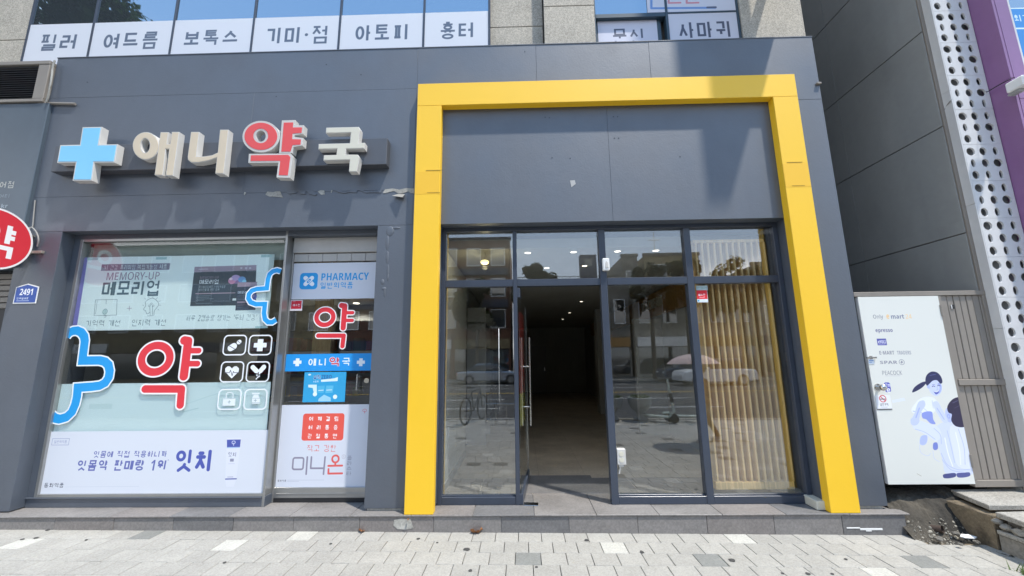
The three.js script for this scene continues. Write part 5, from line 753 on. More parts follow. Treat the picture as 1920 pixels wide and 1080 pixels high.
// bare slope under the gate, steps of the right-hand building
{
  const n = 90, m = 90, pos = [], uv = [], idx = [], x0 = 3.58, x1 = 4.35, za = -0.5, zb = 0.42;
  for (let j = 0; j <= m; j++) for (let i = 0; i <= n; i++) {
    const x = x0 + (x1 - x0) * i / n, z = za + (zb - za) * j / m, s = Math.min(1, Math.max(0, (z + 0.2) / 0.36)), k = s * s * (3 - 2 * s), u = (x - x0) / (x1 - x0);
    const y = 0.3 * (1 - k) * (0.75 + 0.25 * u) - 0.035 * k + 0.06 * (fbm(x * 0.21, z * 0.21, 32, 4, 201) - 0.5) * (1 - 0.5 * k) + 0.035 * (fbm(x * 0.5, z * 0.5, 64, 4, 205) - 0.5) - 0.012;
    pos.push(x, y, z); uv.push(x, z);
  }
  for (let j = 0; j < m; j++) for (let i = 0; i < n; i++) { const a = j * (n + 1) + i; idx.push(a, a + n + 1, a + 1, a + 1, a + n + 1, a + n + 2); }
  const g = new THREE.BufferGeometry(); g.setAttribute('position', new THREE.Float32BufferAttribute(pos, 3)); g.setAttribute('uv', new THREE.Float32BufferAttribute(uv, 2)); g.setIndex(idx); g.computeVertexNormals();
  struct('bare_ground', g, M.grimy); struct('alley_floor', bx(3.4, 4.91, -0.3, 0.28, -12, -0.45), M.grimy);
  struct('dirt_strip', (() => { const q = new THREE.PlaneGeometry(1.3, 0.5, 30, 12); q.rotateX(-Math.PI / 2); const p = q.attributes.position; for (let i = 0; i < p.count; i++) p.setY(i, 0.02 * (fbm((p.getX(i) + 5) * 0.3, (p.getZ(i) + 5) * 0.3, 32, 4, 210) - 0.5)); q.translate(4.2, -0.042, 0.3); q.computeVertexNormals(); return q; })(), M.dirt);
  const t = thing('stone_entrance_steps', 'broken stone slab steps beside the alley gate', 'steps', undefined, 4.6, 0, 0.3);
  part('side_wall', (() => { const s = poly([[-0.1, 0.24], [0.29, 0.235], [0.3, 0.1], [0.29, -0.1], [0.0, -0.1], [-0.06, 0.05]]); const e = extr(s, 0, 1.3, 0.006); e.rotateY(-Math.PI / 2); e.translate(5.42, 0, 0); return e; })(), M.dirt, t, 'brown stained concrete side of the steps');
  part('base_wall', bx(4.125, 5.4, -0.1, 0.1, 0.305, 1.6, 0.006), M.concrete, t); part('ledge_stone', bx(4.11, 4.3, 0.101, 0.135, 0.31, 0.75, 0.006), M.slab, t);
  const slabs = [[[4.285, -0.2], [4.86, -0.235], [5.4, 0.0], [5.4, 0.235], [4.17, 0.235]], [[4.13, 0.315], [5.4, 0.255], [5.4, 1.5], [4.02, 1.5]], [[4.9, -0.24], [5.4, -0.3], [5.4, -0.03]]];
  slabs.forEach((q, i) => { const e = extr(poly(q.map(([x, z]) => [x, -z])), 0, 0.045, 0.005); e.rotateX(-Math.PI / 2); e.translate(0, [0.262, 0.235, 0.3][i], 0); part('stone_slab', e, M.slab, t); });
  part('infill', bx(4.2, 5.4, 0.136, 0.234, 0.33, 1.5), M.joint, t);
  for (const [x, y, z, r] of [[4.15, 0.17, 0.36, 0.035], [4.16, 0.165, 0.45, 0.045], [4.15, 0.175, 0.55, 0.04], [4.16, 0.16, 0.64, 0.04], [4.14, 0.2, 0.305, 0.03], [4.17, 0.205, 0.5, 0.03]]) { const s = new THREE.IcosahedronGeometry(r, 1), p = s.attributes.position; for (let i = 0; i < p.count; i++) { const k = 0.85 + 0.35 * hash(Math.round(p.getX(i) * 1e4), Math.round(p.getY(i) * 1e4), Math.round(p.getZ(i) * 1e4)); p.setXYZ(i, p.getX(i) * k, p.getY(i) * k * 0.8, p.getZ(i) * k * 1.2); } s.computeVertexNormals(); s.translate(x, y, z); part('rubble_stone', flat(s), M.slab, t); }
  const f = crop(1640, 860, 4.91), lp = PY(...f(860, 735), 0.0); const lit = extr(poly([[-0.07, 0], [-0.03, 0.03], [0.03, 0.025], [0.07, -0.01], [0.03, -0.03], [-0.04, -0.02]]), 0, 0.01, 0.002); lit.rotateX(-1.3); lit.translate(lp.x, 0.012, lp.z); solo('litter_scrap', lit, M.white, 'crumpled white scrap lying below the gate', 'litter');
  const hp = PY(...f(575, 685), 0.0); const can = flat(new THREE.CylinderGeometry(0.03, 0.034, 0.09, 16, 1, true)); can.rotateX(1.35); can.rotateY(0.5); can.translate(hp.x, 0.035, hp.z); solo('crushed_cup', can, std(lin(0.06, 0.04, 0.03), 0.8), 'dark brown cup lying on the dirt below the gate', 'cup');
  const wd = thing('weed_tuft', 'small green weeds at the foot of the stone steps', 'plant', undefined, 4.05, 0, 0.6), wg = []; const wp0 = PY(1914, 1072, -0.03); for (let i = 0; i < 26; i++) { const a = rr(0, 6.28), l = rr(0.03, 0.08), x = wp0.x + rr(-0.04, 0.06), z = wp0.z + rr(-0.04, 0.05), g2 = new THREE.BufferGeometry(), dx = Math.cos(a) * l * 0.6, dz = Math.sin(a) * l * 0.6, sx = -Math.sin(a) * 0.006, sz = Math.cos(a) * 0.006; g2.setAttribute('position', new THREE.Float32BufferAttribute([x - sx, -0.04, z - sz, x + sx, -0.04, z + sz, x + dx, -0.04 + l, z + dz], 3)); wg.push(flat(g2)); } part('leaves', wg, M.leafPale, wd);
}
{ // loose grit and broken concrete on the bare ground
  const gg = new THREE.IcosahedronGeometry(1, 0), N = 420, im = new THREE.InstancedMesh(gg, std(lin(0.42, 0.39, 0.34), 0.95), N), m4 = new THREE.Matrix4(), q = new THREE.Quaternion(), tc = new THREE.Color();
  for (let i = 0; i < N; i++) { const x = rr(3.6, 4.12), z = rr(-0.02, 0.34), r = 0.003 + 0.011 * Math.pow(rnd(), 3), s = Math.min(1, Math.max(0, (z + 0.2) / 0.36)), k = s * s * (3 - 2 * s), y = 0.3 * (1 - k) * (0.75 + 0.25 * (x - 3.58) / 0.77) - 0.035 * k - 0.008; q.setFromEuler(new THREE.Euler(rr(0, 6), rr(0, 6), rr(0, 6))); im.setMatrixAt(i, m4.compose(V3(x, y, z), q, V3(r, r * 0.7, r * 1.2))); const t = rr(0.35, 1.0); im.setColorAt(i, tc.setRGB(t, t, t * 0.95)); }
  im.name = 'loose_grit'; im.userData.kind = 'stuff'; im.userData.label = 'loose grit scattered on the bare ground below the gate'; im.castShadow = im.receiveShadow = true; scene.add(im);
  [[3.75, 0.16, 0.032], [3.95, 0.12, 0.026], [4.02, 0.22, 0.024], [3.83, 0.26, 0.018]].forEach(([x, z, r], i) => { const s = new THREE.IcosahedronGeometry(r, 1), p = s.attributes.position; for (let k = 0; k < p.count; k++) { const h = 0.7 + 0.5 * hash(Math.round(p.getX(k) * 1e4) + i, Math.round(p.getY(k) * 1e4), Math.round(p.getZ(k) * 1e4)); p.setXYZ(k, p.getX(k) * h * 1.2, p.getY(k) * h * 0.6, p.getZ(k) * h); } s.deleteAttribute('normal'); s.computeVertexNormals(); s.translate(x, 0.0 + (z < 0.14 ? 0.03 : 0), z); solo('concrete_chunk', flat(s), M.concrete, ['biggest concrete chunk on the dirt by the step end', 'concrete chunk high on the bare slope', 'concrete chunk at the foot of the brown step wall', 'smallest concrete chunk at the edge of the paving'][i], 'rubble'); });
}
// dry leaves along the foot of the step
{
  const c = crop(480, 810, 4), dry = std(lin(0.3, 0.13, 0.05), 0.9), lab = ['curled brown leaf under the broken riser tile', 'curled brown leaf below the pharmacy door', 'dry brown leaf cluster on the pavement before the empty shop', 'small curled brown leaf under the foot of the yellow post'];
  [[960, 745, 0.045], [790, 760, 0.05], [1655, 765, 0.065], [1222, 640, 0.018]].forEach(([u, v, r], i) => { const p = PY(...c(u, v), 0.0), g = new THREE.PlaneGeometry(r * 2, r * 1.3, 8, 5), a = g.attributes.position; for (let k = 0; k < a.count; k++) { const x = a.getX(k) / r, y = a.getY(k) / r; a.setXYZ(k, a.getX(k) * (1 - 0.5 * Math.abs(y)), a.getY(k) * (1 - 0.6 * Math.abs(x) + 0.25 * Math.sin(x * 9)), r * (0.35 * x * x + 0.5 * y * y + 0.12 * Math.sin(7 * x + 4 * y))); } g.computeVertexNormals(); g.rotateX(-1.2); g.rotateY(i * 1.7); g.translate(p.x, i === 3 ? STEP - 0.03 : YG(p.x) + 0.012, i === 3 ? 0.03 : p.z); solo('dry_leaf', flat(g), dry, lab[i], 'leaf'); });
}
// ---------------------------------------------------------------- left neighbour, round sign, plate
{
  const t = thing('left_neighbour_shop', 'blue-grey neighbouring shopfront with a louvred box above', 'building', undefined, -7, 0, 0), zf = -0.06, xr = P(80, 250, zf).x, yb = P(60, 192, zf).y, yt = P(60, 116, zf).y;
  part('fascia_panel', bx(-9, xr, 2.75, yb - 0.01, -0.4, zf, 0.006), M.leftPanel, t); part('gap_strip', bx(xr + 0.001, FL - 0.002, 0.1, yb - 0.012, -0.4, zf - 0.06), M.wall, t);
  const lx = P(70, 150, zf).x, lt = yt, lb = yb; part('louvre_frame', [bx(-9, lx + 0.14, lt - 0.05, lt, -0.4, zf + 0.02, 0.005), bx(-9, lx + 0.14, lb, lb + 0.04, -0.4, zf + 0.02, 0.005), bx(lx, lx + 0.14, lb + 0.041, lt - 0.051, -0.4, zf + 0.015, 0.005)], M.gateGrey, t);
  const nl = 15; for (let i = 0; i < nl; i++) { const y = lb + 0.05 + (lt - lb - 0.11) * i / nl; part('louvre_slat', xf(bx(-9, lx - 0.001, -0.002, 0.002, -0.035, 0.0, 0), 0, y + 0.012, zf, 0, 0.55), M.signBox, t); }
  part('louvre_back', bx(-9, lx, lb + 0.041, lt - 0.051, -0.39, zf - 0.06), M.black, t); const sq = []; for (const [u, v] of [[370, 85], [355, 130], [350, 190], [338, 260], [325, 330], [312, 365]]) { const p = P(0 + u / 3.6, 90 + v / 3.6, zf + 0.02); sq.push(V3(p.x, p.y, zf + 0.02)); } part('sealant_bead', tube(sq, 0.011, 24, 6), M.primer, t);
  part('shutter', bx(-9, FL - 0.12, 0.1, 2.745, -0.5, -0.3), M.black, t); for (let i = 0; i < 6; i++) part('shutter_slat', bx(-9, FL - 0.125, 2.3 + i * 0.07, 2.36 + i * 0.07, -0.3, -0.28, 0.004), M.gateGrey, t);
  const c = crop(0, 90, 3.6), z = zf + 0.0012;
  sheet('shop_lettering', 'faded grey Hangul lettering on the blue-grey fascia panel', undefined, undefined, { x0: P(-60, 340, z).x, x1: P(40, 340, z).x, y0: P(10, 400, z).y, y1: P(10, 325, z).y }, z, 300, (q) => { q.text('서어점', ...c(-50, 900), ...c(92, 945), { color: '#b3b2aa', weight: 0.12 }); q.text('여티', ...c(-5, 985), ...c(64, 1012), { color: '#8b949a', weight: 0.1 }); q.latin('kr', ...c(8, 1052), ...c(50, 1078), { color: '#97a0a6' }); }, { alpha: true, parent: t });
}
{
  const X = -5.55, yc = 2.97, zc = 0.262, R = 0.33, t = thing('round_pharmacy_sign', 'round red projecting sign with white rim and white Hangul', 'sign', undefined, X, yc, zc);
  const rim = new THREE.CylinderGeometry(R, R, 0.14, 56); rim.rotateZ(Math.PI / 2); rim.translate(X - 0.07, yc, zc); part('drum', flat(rim), M.white, t);
  const cv = document.createElement('canvas'); cv.width = cv.height = 512; const k = cv.getContext('2d'); k.fillStyle = '#f0ecea'; k.fillRect(0, 0, 512, 512); k.fillStyle = '#d8343f'; k.beginPath(); k.arc(256, 256, 241, 0, 7); k.fill(); lettering(k, '약', 110, 105, 410, 420, { color: '#f4f1ef', weight: 0.135 });
  const tex = new THREE.CanvasTexture(cv); tex.colorSpace = THREE.SRGBColorSpace; const f = new THREE.CircleGeometry(R, 56); f.rotateY(Math.PI / 2); f.translate(X + 0.002, yc, zc); part('face', f, new THREE.MeshStandardMaterial({ map: tex, roughness: 0.4 }), t);
  for (const dy of [0.13, -0.06]) part('bracket', cyl(V3(X - 0.05, yc + dy, zc - 0.29), V3(X - 0.05, yc + dy, ZW), 0.017), M.gateGrey, t); part('arm', bx(X - 0.03, X + 0.12, yc - 0.075, yc - 0.045, ZW + 0.001, ZW + 0.035, 0.003), M.gateGrey, t);
  const c = crop(0, 380, 4.5), q = (u, v, z) => P(...c(u, v), z); part('feed_cable', tube([q(295, -20, ZW + 0.01), q(285, 90, ZW + 0.01), q(275, 205, ZW + 0.01)], 0.006, 16, 6), M.cable, t); part('feed_cable', tube([q(235, 235, ZW + 0.06), q(262, 208, ZW + 0.04), q(300, 240, ZW + 0.03), q(325, 310, ZW + 0.03), q(315, 370, ZW + 0.015)], 0.008, 24, 6), M.cable, t);
}
{
  const c = crop(0, 380, 4.5), z = ZW + 0.006, q = [[135, 712], [240, 683], [328, 710], [302, 850], [106, 853]].map(([u, v]) => P(...c(u, v), z)), xs = [(q[0].x + q[4].x) / 2, (q[2].x + q[3].x) / 2], yb = (q[3].y + q[4].y) / 2, ym = (q[0].y + q[2].y) / 2, yt = q[1].y, xm = (xs[0] + xs[1]) / 2;
  const t = thing('address_plate', 'blue house-number plate reading 2491 on the grey pier', 'sign', undefined, xm, yb, ZW); const s = poly([[xs[0], yb], [xs[1], yb], [xs[1], ym], [xm, yt], [xs[0], ym]]); part('plate', extr(s, ZW + 0.001, 0.005, 0.001), M.white, t);
  const cv = document.createElement('canvas'); cv.width = 512; cv.height = 400; const k = cv.getContext('2d'); k.fillStyle = '#2b4f9e'; k.fillRect(0, 0, 512, 400); latin(k, '2491', 110, 100, 420, 230, { color: '#f2f4f8' }); lettering(k, '만우벌애로', 70, 275, 330, 318, { color: '#dfe5f0', weight: 0.13 }); k.fillStyle = '#aebcd8'; k.fillRect(70, 338, 280, 12);
  const tex = new THREE.CanvasTexture(cv); tex.colorSpace = THREE.SRGBColorSpace; const g = extr(poly(inset([[xs[0], yb], [xs[1], yb], [xs[1], ym], [xm, yt], [xs[0], ym]], 0.012)), ZW + 0.0062, 0.001), uv = g.attributes.uv, p = g.attributes.position; for (let i = 0; i < uv.count; i++) uv.setXY(i, (p.getX(i) - xs[0]) / (xs[1] - xs[0]), (p.getY(i) - yb) / (yt - yb)); part('number_face', g, new THREE.MeshStandardMaterial({ map: tex, roughness: 0.4 }), t);
}
{ const a = P(88, 193, ZW + 0.02), b = P(141, 195, ZW + 0.02); solo('pipe_stub', cyl(V3(a.x - 0.1, a.y, ZW + 0.02), V3(b.x, b.y, ZW + 0.02), 0.016), M.gateGrey, 'short grey pipe stub fixed to the top of the grey fascia', 'pipe'); const p = P(1534, 158, ZW); solo('wall_clip', bx(p.x - 0.03, p.x + 0.02, p.y - 0.012, p.y + 0.012, ZW + 0.001, ZW + 0.03, 0.003), M.gateGrey, 'small grey clip at the corner of the fascia', 'clip'); }
// ---------------------------------------------------------------- the street behind the camera, which the glass mirrors
function tree(label, x, y0, z, h, rx, ry, cy, mat, n, leaf, group) {
  const t = thing('street_tree', label, 'tree', group, x, y0, z), limbs = [cyl(V3(x, y0, z), V3(x + 0.1, y0 + cy - ry * 0.6, z), h * 0.022, h * 0.014, 10)], top = V3(x + 0.1, y0 + cy - ry * 0.62, z), cl = [];
  for (let i = 0; i < 7; i++) { const a = i / 7 * 6.28 + rr(-0.3, 0.3), e = V3(x + Math.cos(a) * rx * rr(0.4, 0.7), y0 + cy + ry * rr(-0.2, 0.55), z + Math.sin(a) * rx * rr(0.4, 0.7)); limbs.push(cyl(top, e, h * 0.011, h * 0.004, 7)); }
  part('trunk', limbs, M.bark, t);
  for (let i = 0; i < 26; i++) { const a = rr(0, 6.28), u = rr(-0.9, 0.95), s = Math.sqrt(1 - u * u) * rr(0.55, 0.95); cl.push([x + Math.cos(a) * rx * s, y0 + cy + u * ry * 0.85, z + Math.sin(a) * rx * s, rr(0.22, 0.4) * rx]); }
  const pos = new Float32Array(n * 18), nor = new Float32Array(n * 18); let k = 0;
  const nn = V3(), a = V3(), b = V3(), c = V3();
  for (let i = 0; i < n; i++) {
    const [cx, cyy, cz, r] = cl[Math.floor(rnd() * cl.length)]; nn.set(rr(-1, 1), rr(-1, 1), rr(-1, 1)).normalize(); c.set(cx, cyy, cz).addScaledVector(nn, r * Math.cbrt(rnd()));
    nn.add(V3(rr(-0.8, 0.8), rr(0, 1), rr(-0.8, 0.8))).normalize(); a.set(rr(-1, 1), rr(-1, 1), rr(-1, 1)).cross(nn).normalize().multiplyScalar(leaf * rr(0.6, 1.2)); b.crossVectors(nn, a).multiplyScalar(0.6);
    const q = [c.clone().sub(a), c.clone().add(b), c.clone().add(a), c.clone().sub(b)];
    for (const j of [0, 1, 2, 0, 2, 3]) { q[j].toArray(pos, k); nn.toArray(nor, k); k += 3; }
  }
  const g = new THREE.BufferGeometry(); g.setAttribute('position', new THREE.BufferAttribute(pos, 3)); g.setAttribute('normal', new THREE.BufferAttribute(nor, 3)); part('crown', flat(g), mat, t); return t;
}
tree('tall plane tree on the near pavement, mirrored in the upper windows', -14.4, 0, 5.4, 14, 3.6, 3.4, 11.3, M.leaf, 12000, 0.16);
tree('round dark street tree across the road', 0.9, 0, 27.6, 9.5, 1.5, 2.2, 7.3, M.leafDark, 3500, 0.2, 'street trees across the road'); tree('second dark street tree across the road', 2.6, 0, 27.8, 9, 1.3, 1.9, 6.9, M.leafDark, 3000, 0.2, 'street trees across the road');
tree('broad street tree before the brick block', -3.6, 0, 27.5, 8.5, 2.0, 2.2, 6.1, M.leaf, 3500, 0.2, 'street trees across the road'); tree('yellow-green street tree before the cream tower', 13.4, 0, 27.8, 9, 1.9, 2.1, 7.4, M.leafPale, 3500, 0.2, 'street trees across the road');
tree('forked street tree with thin crown before the white shop', 10.4, 0, 27.4, 8.8, 1.5, 1.9, 7.3, M.leafDark, 1800, 0.2, 'street trees across the road'); tree('street tree beside the last block', 17.6, 0, 27.6, 9.5, 2, 2.3, 7.4, M.leafPale, 3500, 0.2, 'street trees across the road');

function block(label, x0, x1, z, h, mat, nx, ny, o = {}) {
  const t = thing('street_building', label, 'building', undefined, (x0 + x1) / 2, 0, z), y0 = o.base ?? 3.6;
  part('wall', bx(x0, x1, 0, h, z, z + 9), mat, t); part('parapet', bx(x0 - 0.1, x1 + 0.1, h, h + 0.3, z - 0.1, z + 0.2), M.concrete, t);
  const fw = (x1 - x0) / nx, fh = (h - y0 - 0.3) / ny;
  for (let j = 0; j < ny; j++) for (let i = 0; i < nx; i++) { const a = x0 + fw * (i + 0.2), b = x0 + fw * (i + 0.8), c = y0 + fh * (j + 0.25), d = y0 + fh * (j + 0.85); const w = part('window', [bx(a, b, c, c + 0.08, z - 0.08, z), bx(a, b, d - 0.08, d, z - 0.08, z), bx(a, a + 0.07, c + 0.08, d - 0.08, z - 0.08, z), bx(b - 0.07, b, c + 0.08, d - 0.08, z - 0.08, z)], M.white, t); part('pane', bx(a + 0.07, b - 0.07, c + 0.08, d - 0.08, z - 0.03, z - 0.01), M.darkGlass, w); }
  const ns = o.shops ?? Math.max(1, Math.round((x1 - x0) / 5)), sw = (x1 - x0) / ns;
  for (let i = 0; i < ns; i++) { const a = x0 + i * sw + 0.1, b = a + sw - 0.2; part('shop_sign', bx(a, b, 2.55, 3.35, z - 0.25, z - 0.001, 0.01), (o.signs ?? [M.darkBand, M.white, M.cream])[i % (o.signs ?? [1, 2, 3]).length], t); part('shop_window', bx(a + 0.1, b - 0.1, 0.3, 2.5, z - 0.06, z - 0.001), M.darkGlass, t); }
  if (o.bands) for (const [ya, yb, m] of o.bands) part('sign_band', bx(x0 + 0.2, x1 - 0.2, ya, yb, z - 0.2, z - 0.001, 0.01), m, t);
  return t;
}
block('red brick block with stacked shop signs across the road', -16, -0.9, 30, 12.2, M.brick, 7, 3, { bands: [[6.1, 6.8, M.darkBand], [9, 9.6, M.darkBand]] });
block('grey low block with a roof railing across the road', -0.6, 9.4, 30, 7.5, M.concrete, 6, 1, { signs: [M.darkBand, M.tan] });
block('white plaster shop block across the road', 9.8, 20, 30, 7.6, M.plaster, 5, 1, { signs: [M.white, M.cream] });
block('grey stair tower behind the white shop block', 10.6, 12.2, 36, 12, M.concrete, 1, 1, { shops: 1 }); block('cream church tower block behind the street', 13.2, 19, 37, 12.3, M.cream, 2, 2, { shops: 1 });
block('grey flats further along the street', 20.4, 44, 30, 9.5, M.plaster, 9, 2, {}); block('tan flats at the other end of the street', -46, -16.4, 30, 12, M.cream, 10, 3, {});
{ const t = thing('tower_sign', 'tall dark rooftop sign box across the road', 'sign', undefined, 6.2, 7.8, 31); part('box', bx(5.5, 7.0, 7.8, 11, 31, 31.8, 0.02), M.darkBand, t); part('crest', bx(5.9, 6.6, 9.9, 10.6, 30.97, 31.0, 0.01), M.cable, t);
  const c = thing('church_cross', 'thin steel cross on the cream tower', 'cross', undefined, 14.5, 12.6, 37.2); part('upright', cyl(V3(14.5, 12.6, 37.2), V3(14.5, 15, 37.2), 0.06), M.steel, c); part('arm', cyl(V3(13.9, 14.1, 37.2), V3(15.1, 14.1, 37.2), 0.05), M.steel, c);
  const r = thing('roof_railing', 'thin dark railing on the low grey roof across the road', 'railing', undefined, 4, 7.8, 30.2); part('rail', bx(-0.5, 9.3, 8.75, 8.8, 30.05, 30.1), M.black, r); for (let x = -0.5; x <= 9.3; x += 0.7) part('post', bx(x, x + 0.04, 7.8, 8.75, 30.05, 30.09), M.black, r); }
function car(label, x, z, turn, paint, o = {}) {
  const t = new THREE.Group(); t.name = numbered('parked_car'); tag(t, label, 'car'); scene.add(t);
  const L = o.len ?? 4.8, hh = o.h ?? 1.45, hb = o.belt ?? 0.9, suv = o.suv;
  const side = poly([[-L / 2, 0.32], [-L / 2 - 0.02, 0.6], [-L / 2 + 0.12, hb - 0.12], [-L / 2 + (suv ? 1.0 : 1.05), hb], [L / 2 - 0.95, hb + 0.02], [L / 2 - 0.1, hb - 0.04], [L / 2, 0.62], [L / 2 - 0.03, 0.34], [L / 2 - 0.6, 0.22], [-L / 2 + 0.6, 0.22]]);
  const body = extr(side, -0.9, 1.8, 0.07), cab = extr(poly([[-L / 2 + 0.95, hb - 0.02], [-L / 2 + (suv ? 1.6 : 1.85), hh - 0.04], [-L / 2 + 2.4, hh], [L / 2 - (suv ? 0.9 : 1.5), hh - 0.03], [L / 2 - (suv ? 0.35 : 0.6), hb]]), -0.76, 1.52, 0.09);
  part('body', body, paint, t); part('roof', extr(poly([[-L / 2 + (suv ? 1.75 : 2.0), hh - 0.05], [-L / 2 + 2.4, hh + 0.012], [L / 2 - (suv ? 0.9 : 1.5), hh - 0.01], [L / 2 - (suv ? 0.8 : 1.3), hh - 0.07]]), -0.68, 1.36, 0.04), paint, t); part('glasshouse', cab, M.darkGlass, t);
  for (const sx of [-L / 2 + 0.9, L / 2 - 0.95]) for (const sz of [-0.82, 0.82]) { const w = new THREE.CylinderGeometry(0.34, 0.34, 0.22, 28); w.rotateX(Math.PI / 2); w.translate(sx, 0.34, sz); const wh = part('wheel', flat(w), M.rubber, t); const rm = new THREE.CylinderGeometry(0.22, 0.22, 0.232, 10); rm.rotateX(Math.PI / 2); rm.translate(sx, 0.34, sz); part('rim', flat(rm), M.alu, wh); }
  for (const s of [-0.62, 0.62]) { part('headlight', bx(-L / 2 - 0.015, -L / 2 + 0.12, 0.62, 0.74, s - 0.2, s + 0.2, 0.02), M.white, t); part('tail_light', bx(L / 2 - 0.1, L / 2 + 0.01, 0.66, 0.78, s - 0.2, s + 0.2, 0.02), M.red, t); }
  part('mirror', bx(-L / 2 + 1.5, -L / 2 + 1.68, hb - 0.02, hb + 0.12, -1.0, -0.88, 0.02), paint, t); part('mirror', bx(-L / 2 + 1.5, -L / 2 + 1.68, hb - 0.02, hb + 0.12, 0.88, 1.0, 0.02), paint, t);
  t.position.set(x, -0.12, z); t.rotation.y = turn;
}
const silver = std(lin(0.5, 0.52, 0.55), 0.25, { metalness: 0.6 }), pearl = std(lin(0.7, 0.7, 0.7), 0.2), navy = std(lin(0.03, 0.05, 0.09), 0.2);
car('silver saloon on the far lane', -2.3, 25.2, Math.PI, silver); car('white crossover on the middle lane', 12.1, 21.3, 0, pearl, { suv: true, h: 1.62, belt: 1.0, len: 4.6 }); car('dark blue off-roader by the far kerb', 12.4, 25.3, 0, navy, { suv: true, h: 1.7, belt: 1.02, len: 4.6 });

{ // bicycle leaning by the rack
  const t = new THREE.Group(); t.name = 'bicycle'; tag(t, 'black bicycle parked by the rack at the kerb', 'bicycle'); scene.add(t);
  for (const x of [-0.52, 0.52]) { const w = part('wheel', flat(new THREE.TorusGeometry(0.32, 0.022, 10, 40)), M.rubber, t); w.position.set(x, 0.342, 0); const sp = []; for (let i = 0; i < 10; i++) { const a = i / 10 * 6.283; sp.push(cyl(V3(0, 0, 0), V3(Math.cos(a) * 0.31, Math.sin(a) * 0.31, 0), 0.002, 0.002, 5)); } part('spokes', sp, M.steel, w); }
  const f = (a, b, r = 0.016) => cyl(V3(...a), V3(...b), r, r, 10); part('frame', [f([-0.52, 0.342, 0], [-0.05, 0.3, 0]), f([-0.05, 0.3, 0], [-0.2, 0.82, 0]), f([-0.2, 0.8, 0], [0.36, 0.85, 0]), f([-0.05, 0.3, 0], [0.36, 0.78, 0]), f([-0.52, 0.342, 0], [-0.19, 0.78, 0], 0.01)], M.black, t); part('fork', [f([0.52, 0.342, 0], [0.36, 0.9, 0], 0.015)], M.black, t);
  part('handlebar', [f([0.34, 0.98, 0], [0.36, 0.88, 0], 0.014), f([0.33, 1.0, -0.32], [0.33, 1.0, 0.32], 0.013)], M.black, t); part('saddle', bx(-0.34, -0.08, 0.88, 0.94, -0.07, 0.07, 0.025), M.rubber, t); part('seat_post', f([-0.2, 0.8, 0], [-0.22, 0.89, 0], 0.014), M.steel, t); part('crank', [f([-0.05, 0.3, -0.06], [0.1, 0.22, -0.06], 0.012), f([-0.05, 0.3, 0.06], [-0.2, 0.38, 0.06], 0.012)], M.steel, t);
  t.position.set(-1.28, YG(-1.3), 6.25); t.rotation.y = -1.25;
  const r = thing('bike_rack', 'low steel bicycle rack at the kerb', 'rack', undefined, -0.2, 0, 6); part('rail', [cyl(V3(-0.95, 0.5, 5.9), V3(0.7, 0.48, 5.9), 0.02), cyl(V3(-0.95, 0.12, 5.9), V3(0.7, 0.1, 5.9), 0.02)], M.steel, r); for (let x = -0.95; x <= 0.7; x += 0.27) part('hoop', cyl(V3(x, 0.0, 5.9), V3(x, 0.5, 5.9), 0.012), M.steel, r);
}
[[3.2, 6.55], [2.42, 6.55]].forEach(([x, z], i) => { const t = thing('stone_planter', i ? 'dark urn planter, the one further from the scooters' : 'dark urn planter beside the scooters', 'planter', 'urn planters at the kerb', x, YG(x), z), y = YG(x); const l = new THREE.LatheGeometry([[0.16, 0], [0.2, 0.02], [0.2, 0.06], [0.09, 0.14], [0.1, 0.2], [0.24, 0.32], [0.31, 0.46], [0.31, 0.56], [0.33, 0.6], [0.29, 0.61], [0.27, 0.56], [0, 0.55]].map((p) => new THREE.Vector2(...p)), 32); l.translate(x, y, z); part('urn', flat(l), M.panelGrey, t); const g = []; for (let k = 0; k < 160; k++) { const a = rr(0, 6.28), r = 0.28 * Math.sqrt(rnd()), q = new THREE.PlaneGeometry(0.06, 0.035); q.rotateX(rr(-1.5, 0.2)); q.rotateY(rr(0, 6.28)); q.translate(x + Math.cos(a) * r, y + 0.56 + rr(0, 0.1), z + Math.sin(a) * r); g.push(q); } part('flowers', g, M.leafPale, t); });
[[3.56, 6.3, 0.7], [4.3, 6.3, 0.15]].forEach(([x, z, r], i) => {
  const t = new THREE.Group(); t.name = numbered('kick_scooter'); tag(t, i ? 'pale kick scooter parked level with the kerb' : 'pale kick scooter parked beside the urn planter', 'scooter', 'shared kick scooters'); scene.add(t); const c = (a, b, q, k = q) => cyl(V3(...a), V3(...b), q, k, 12), body = std(lin(0.55, 0.62, 0.55), 0.4);
  for (const wx of [-0.42, 0.45]) { const w = flat(new THREE.CylinderGeometry(0.12, 0.12, 0.055, 24)); w.rotateX(Math.PI / 2); w.translate(wx, 0.12, 0); part('wheel', w, M.rubber, t); }
  part('deck', bx(-0.4, 0.3, 0.12, 0.17, -0.085, 0.085, 0.015), body, t); part('stem', [c([0.33, 0.14, 0], [0.46, 0.3, 0], 0.035), c([0.46, 0.28, 0], [0.34, 1.12, 0], 0.032, 0.026)], body, t); part('handlebar', c([0.34, 1.13, -0.27], [0.34, 1.13, 0.27], 0.016), M.black, t); part('battery_grip', c([0.43, 0.52, 0], [0.395, 0.75, 0], 0.045), M.black, t); part('rear_mudguard', bx(-0.56, -0.38, 0.19, 0.25, -0.04, 0.04, 0.015), body, t); part('kickstand', c([0.0, 0.13, 0.06], [0.05, 0.0, 0.13], 0.008), M.steel, t);
  t.position.set(x, YG(x), z); t.rotation.y = r;
});
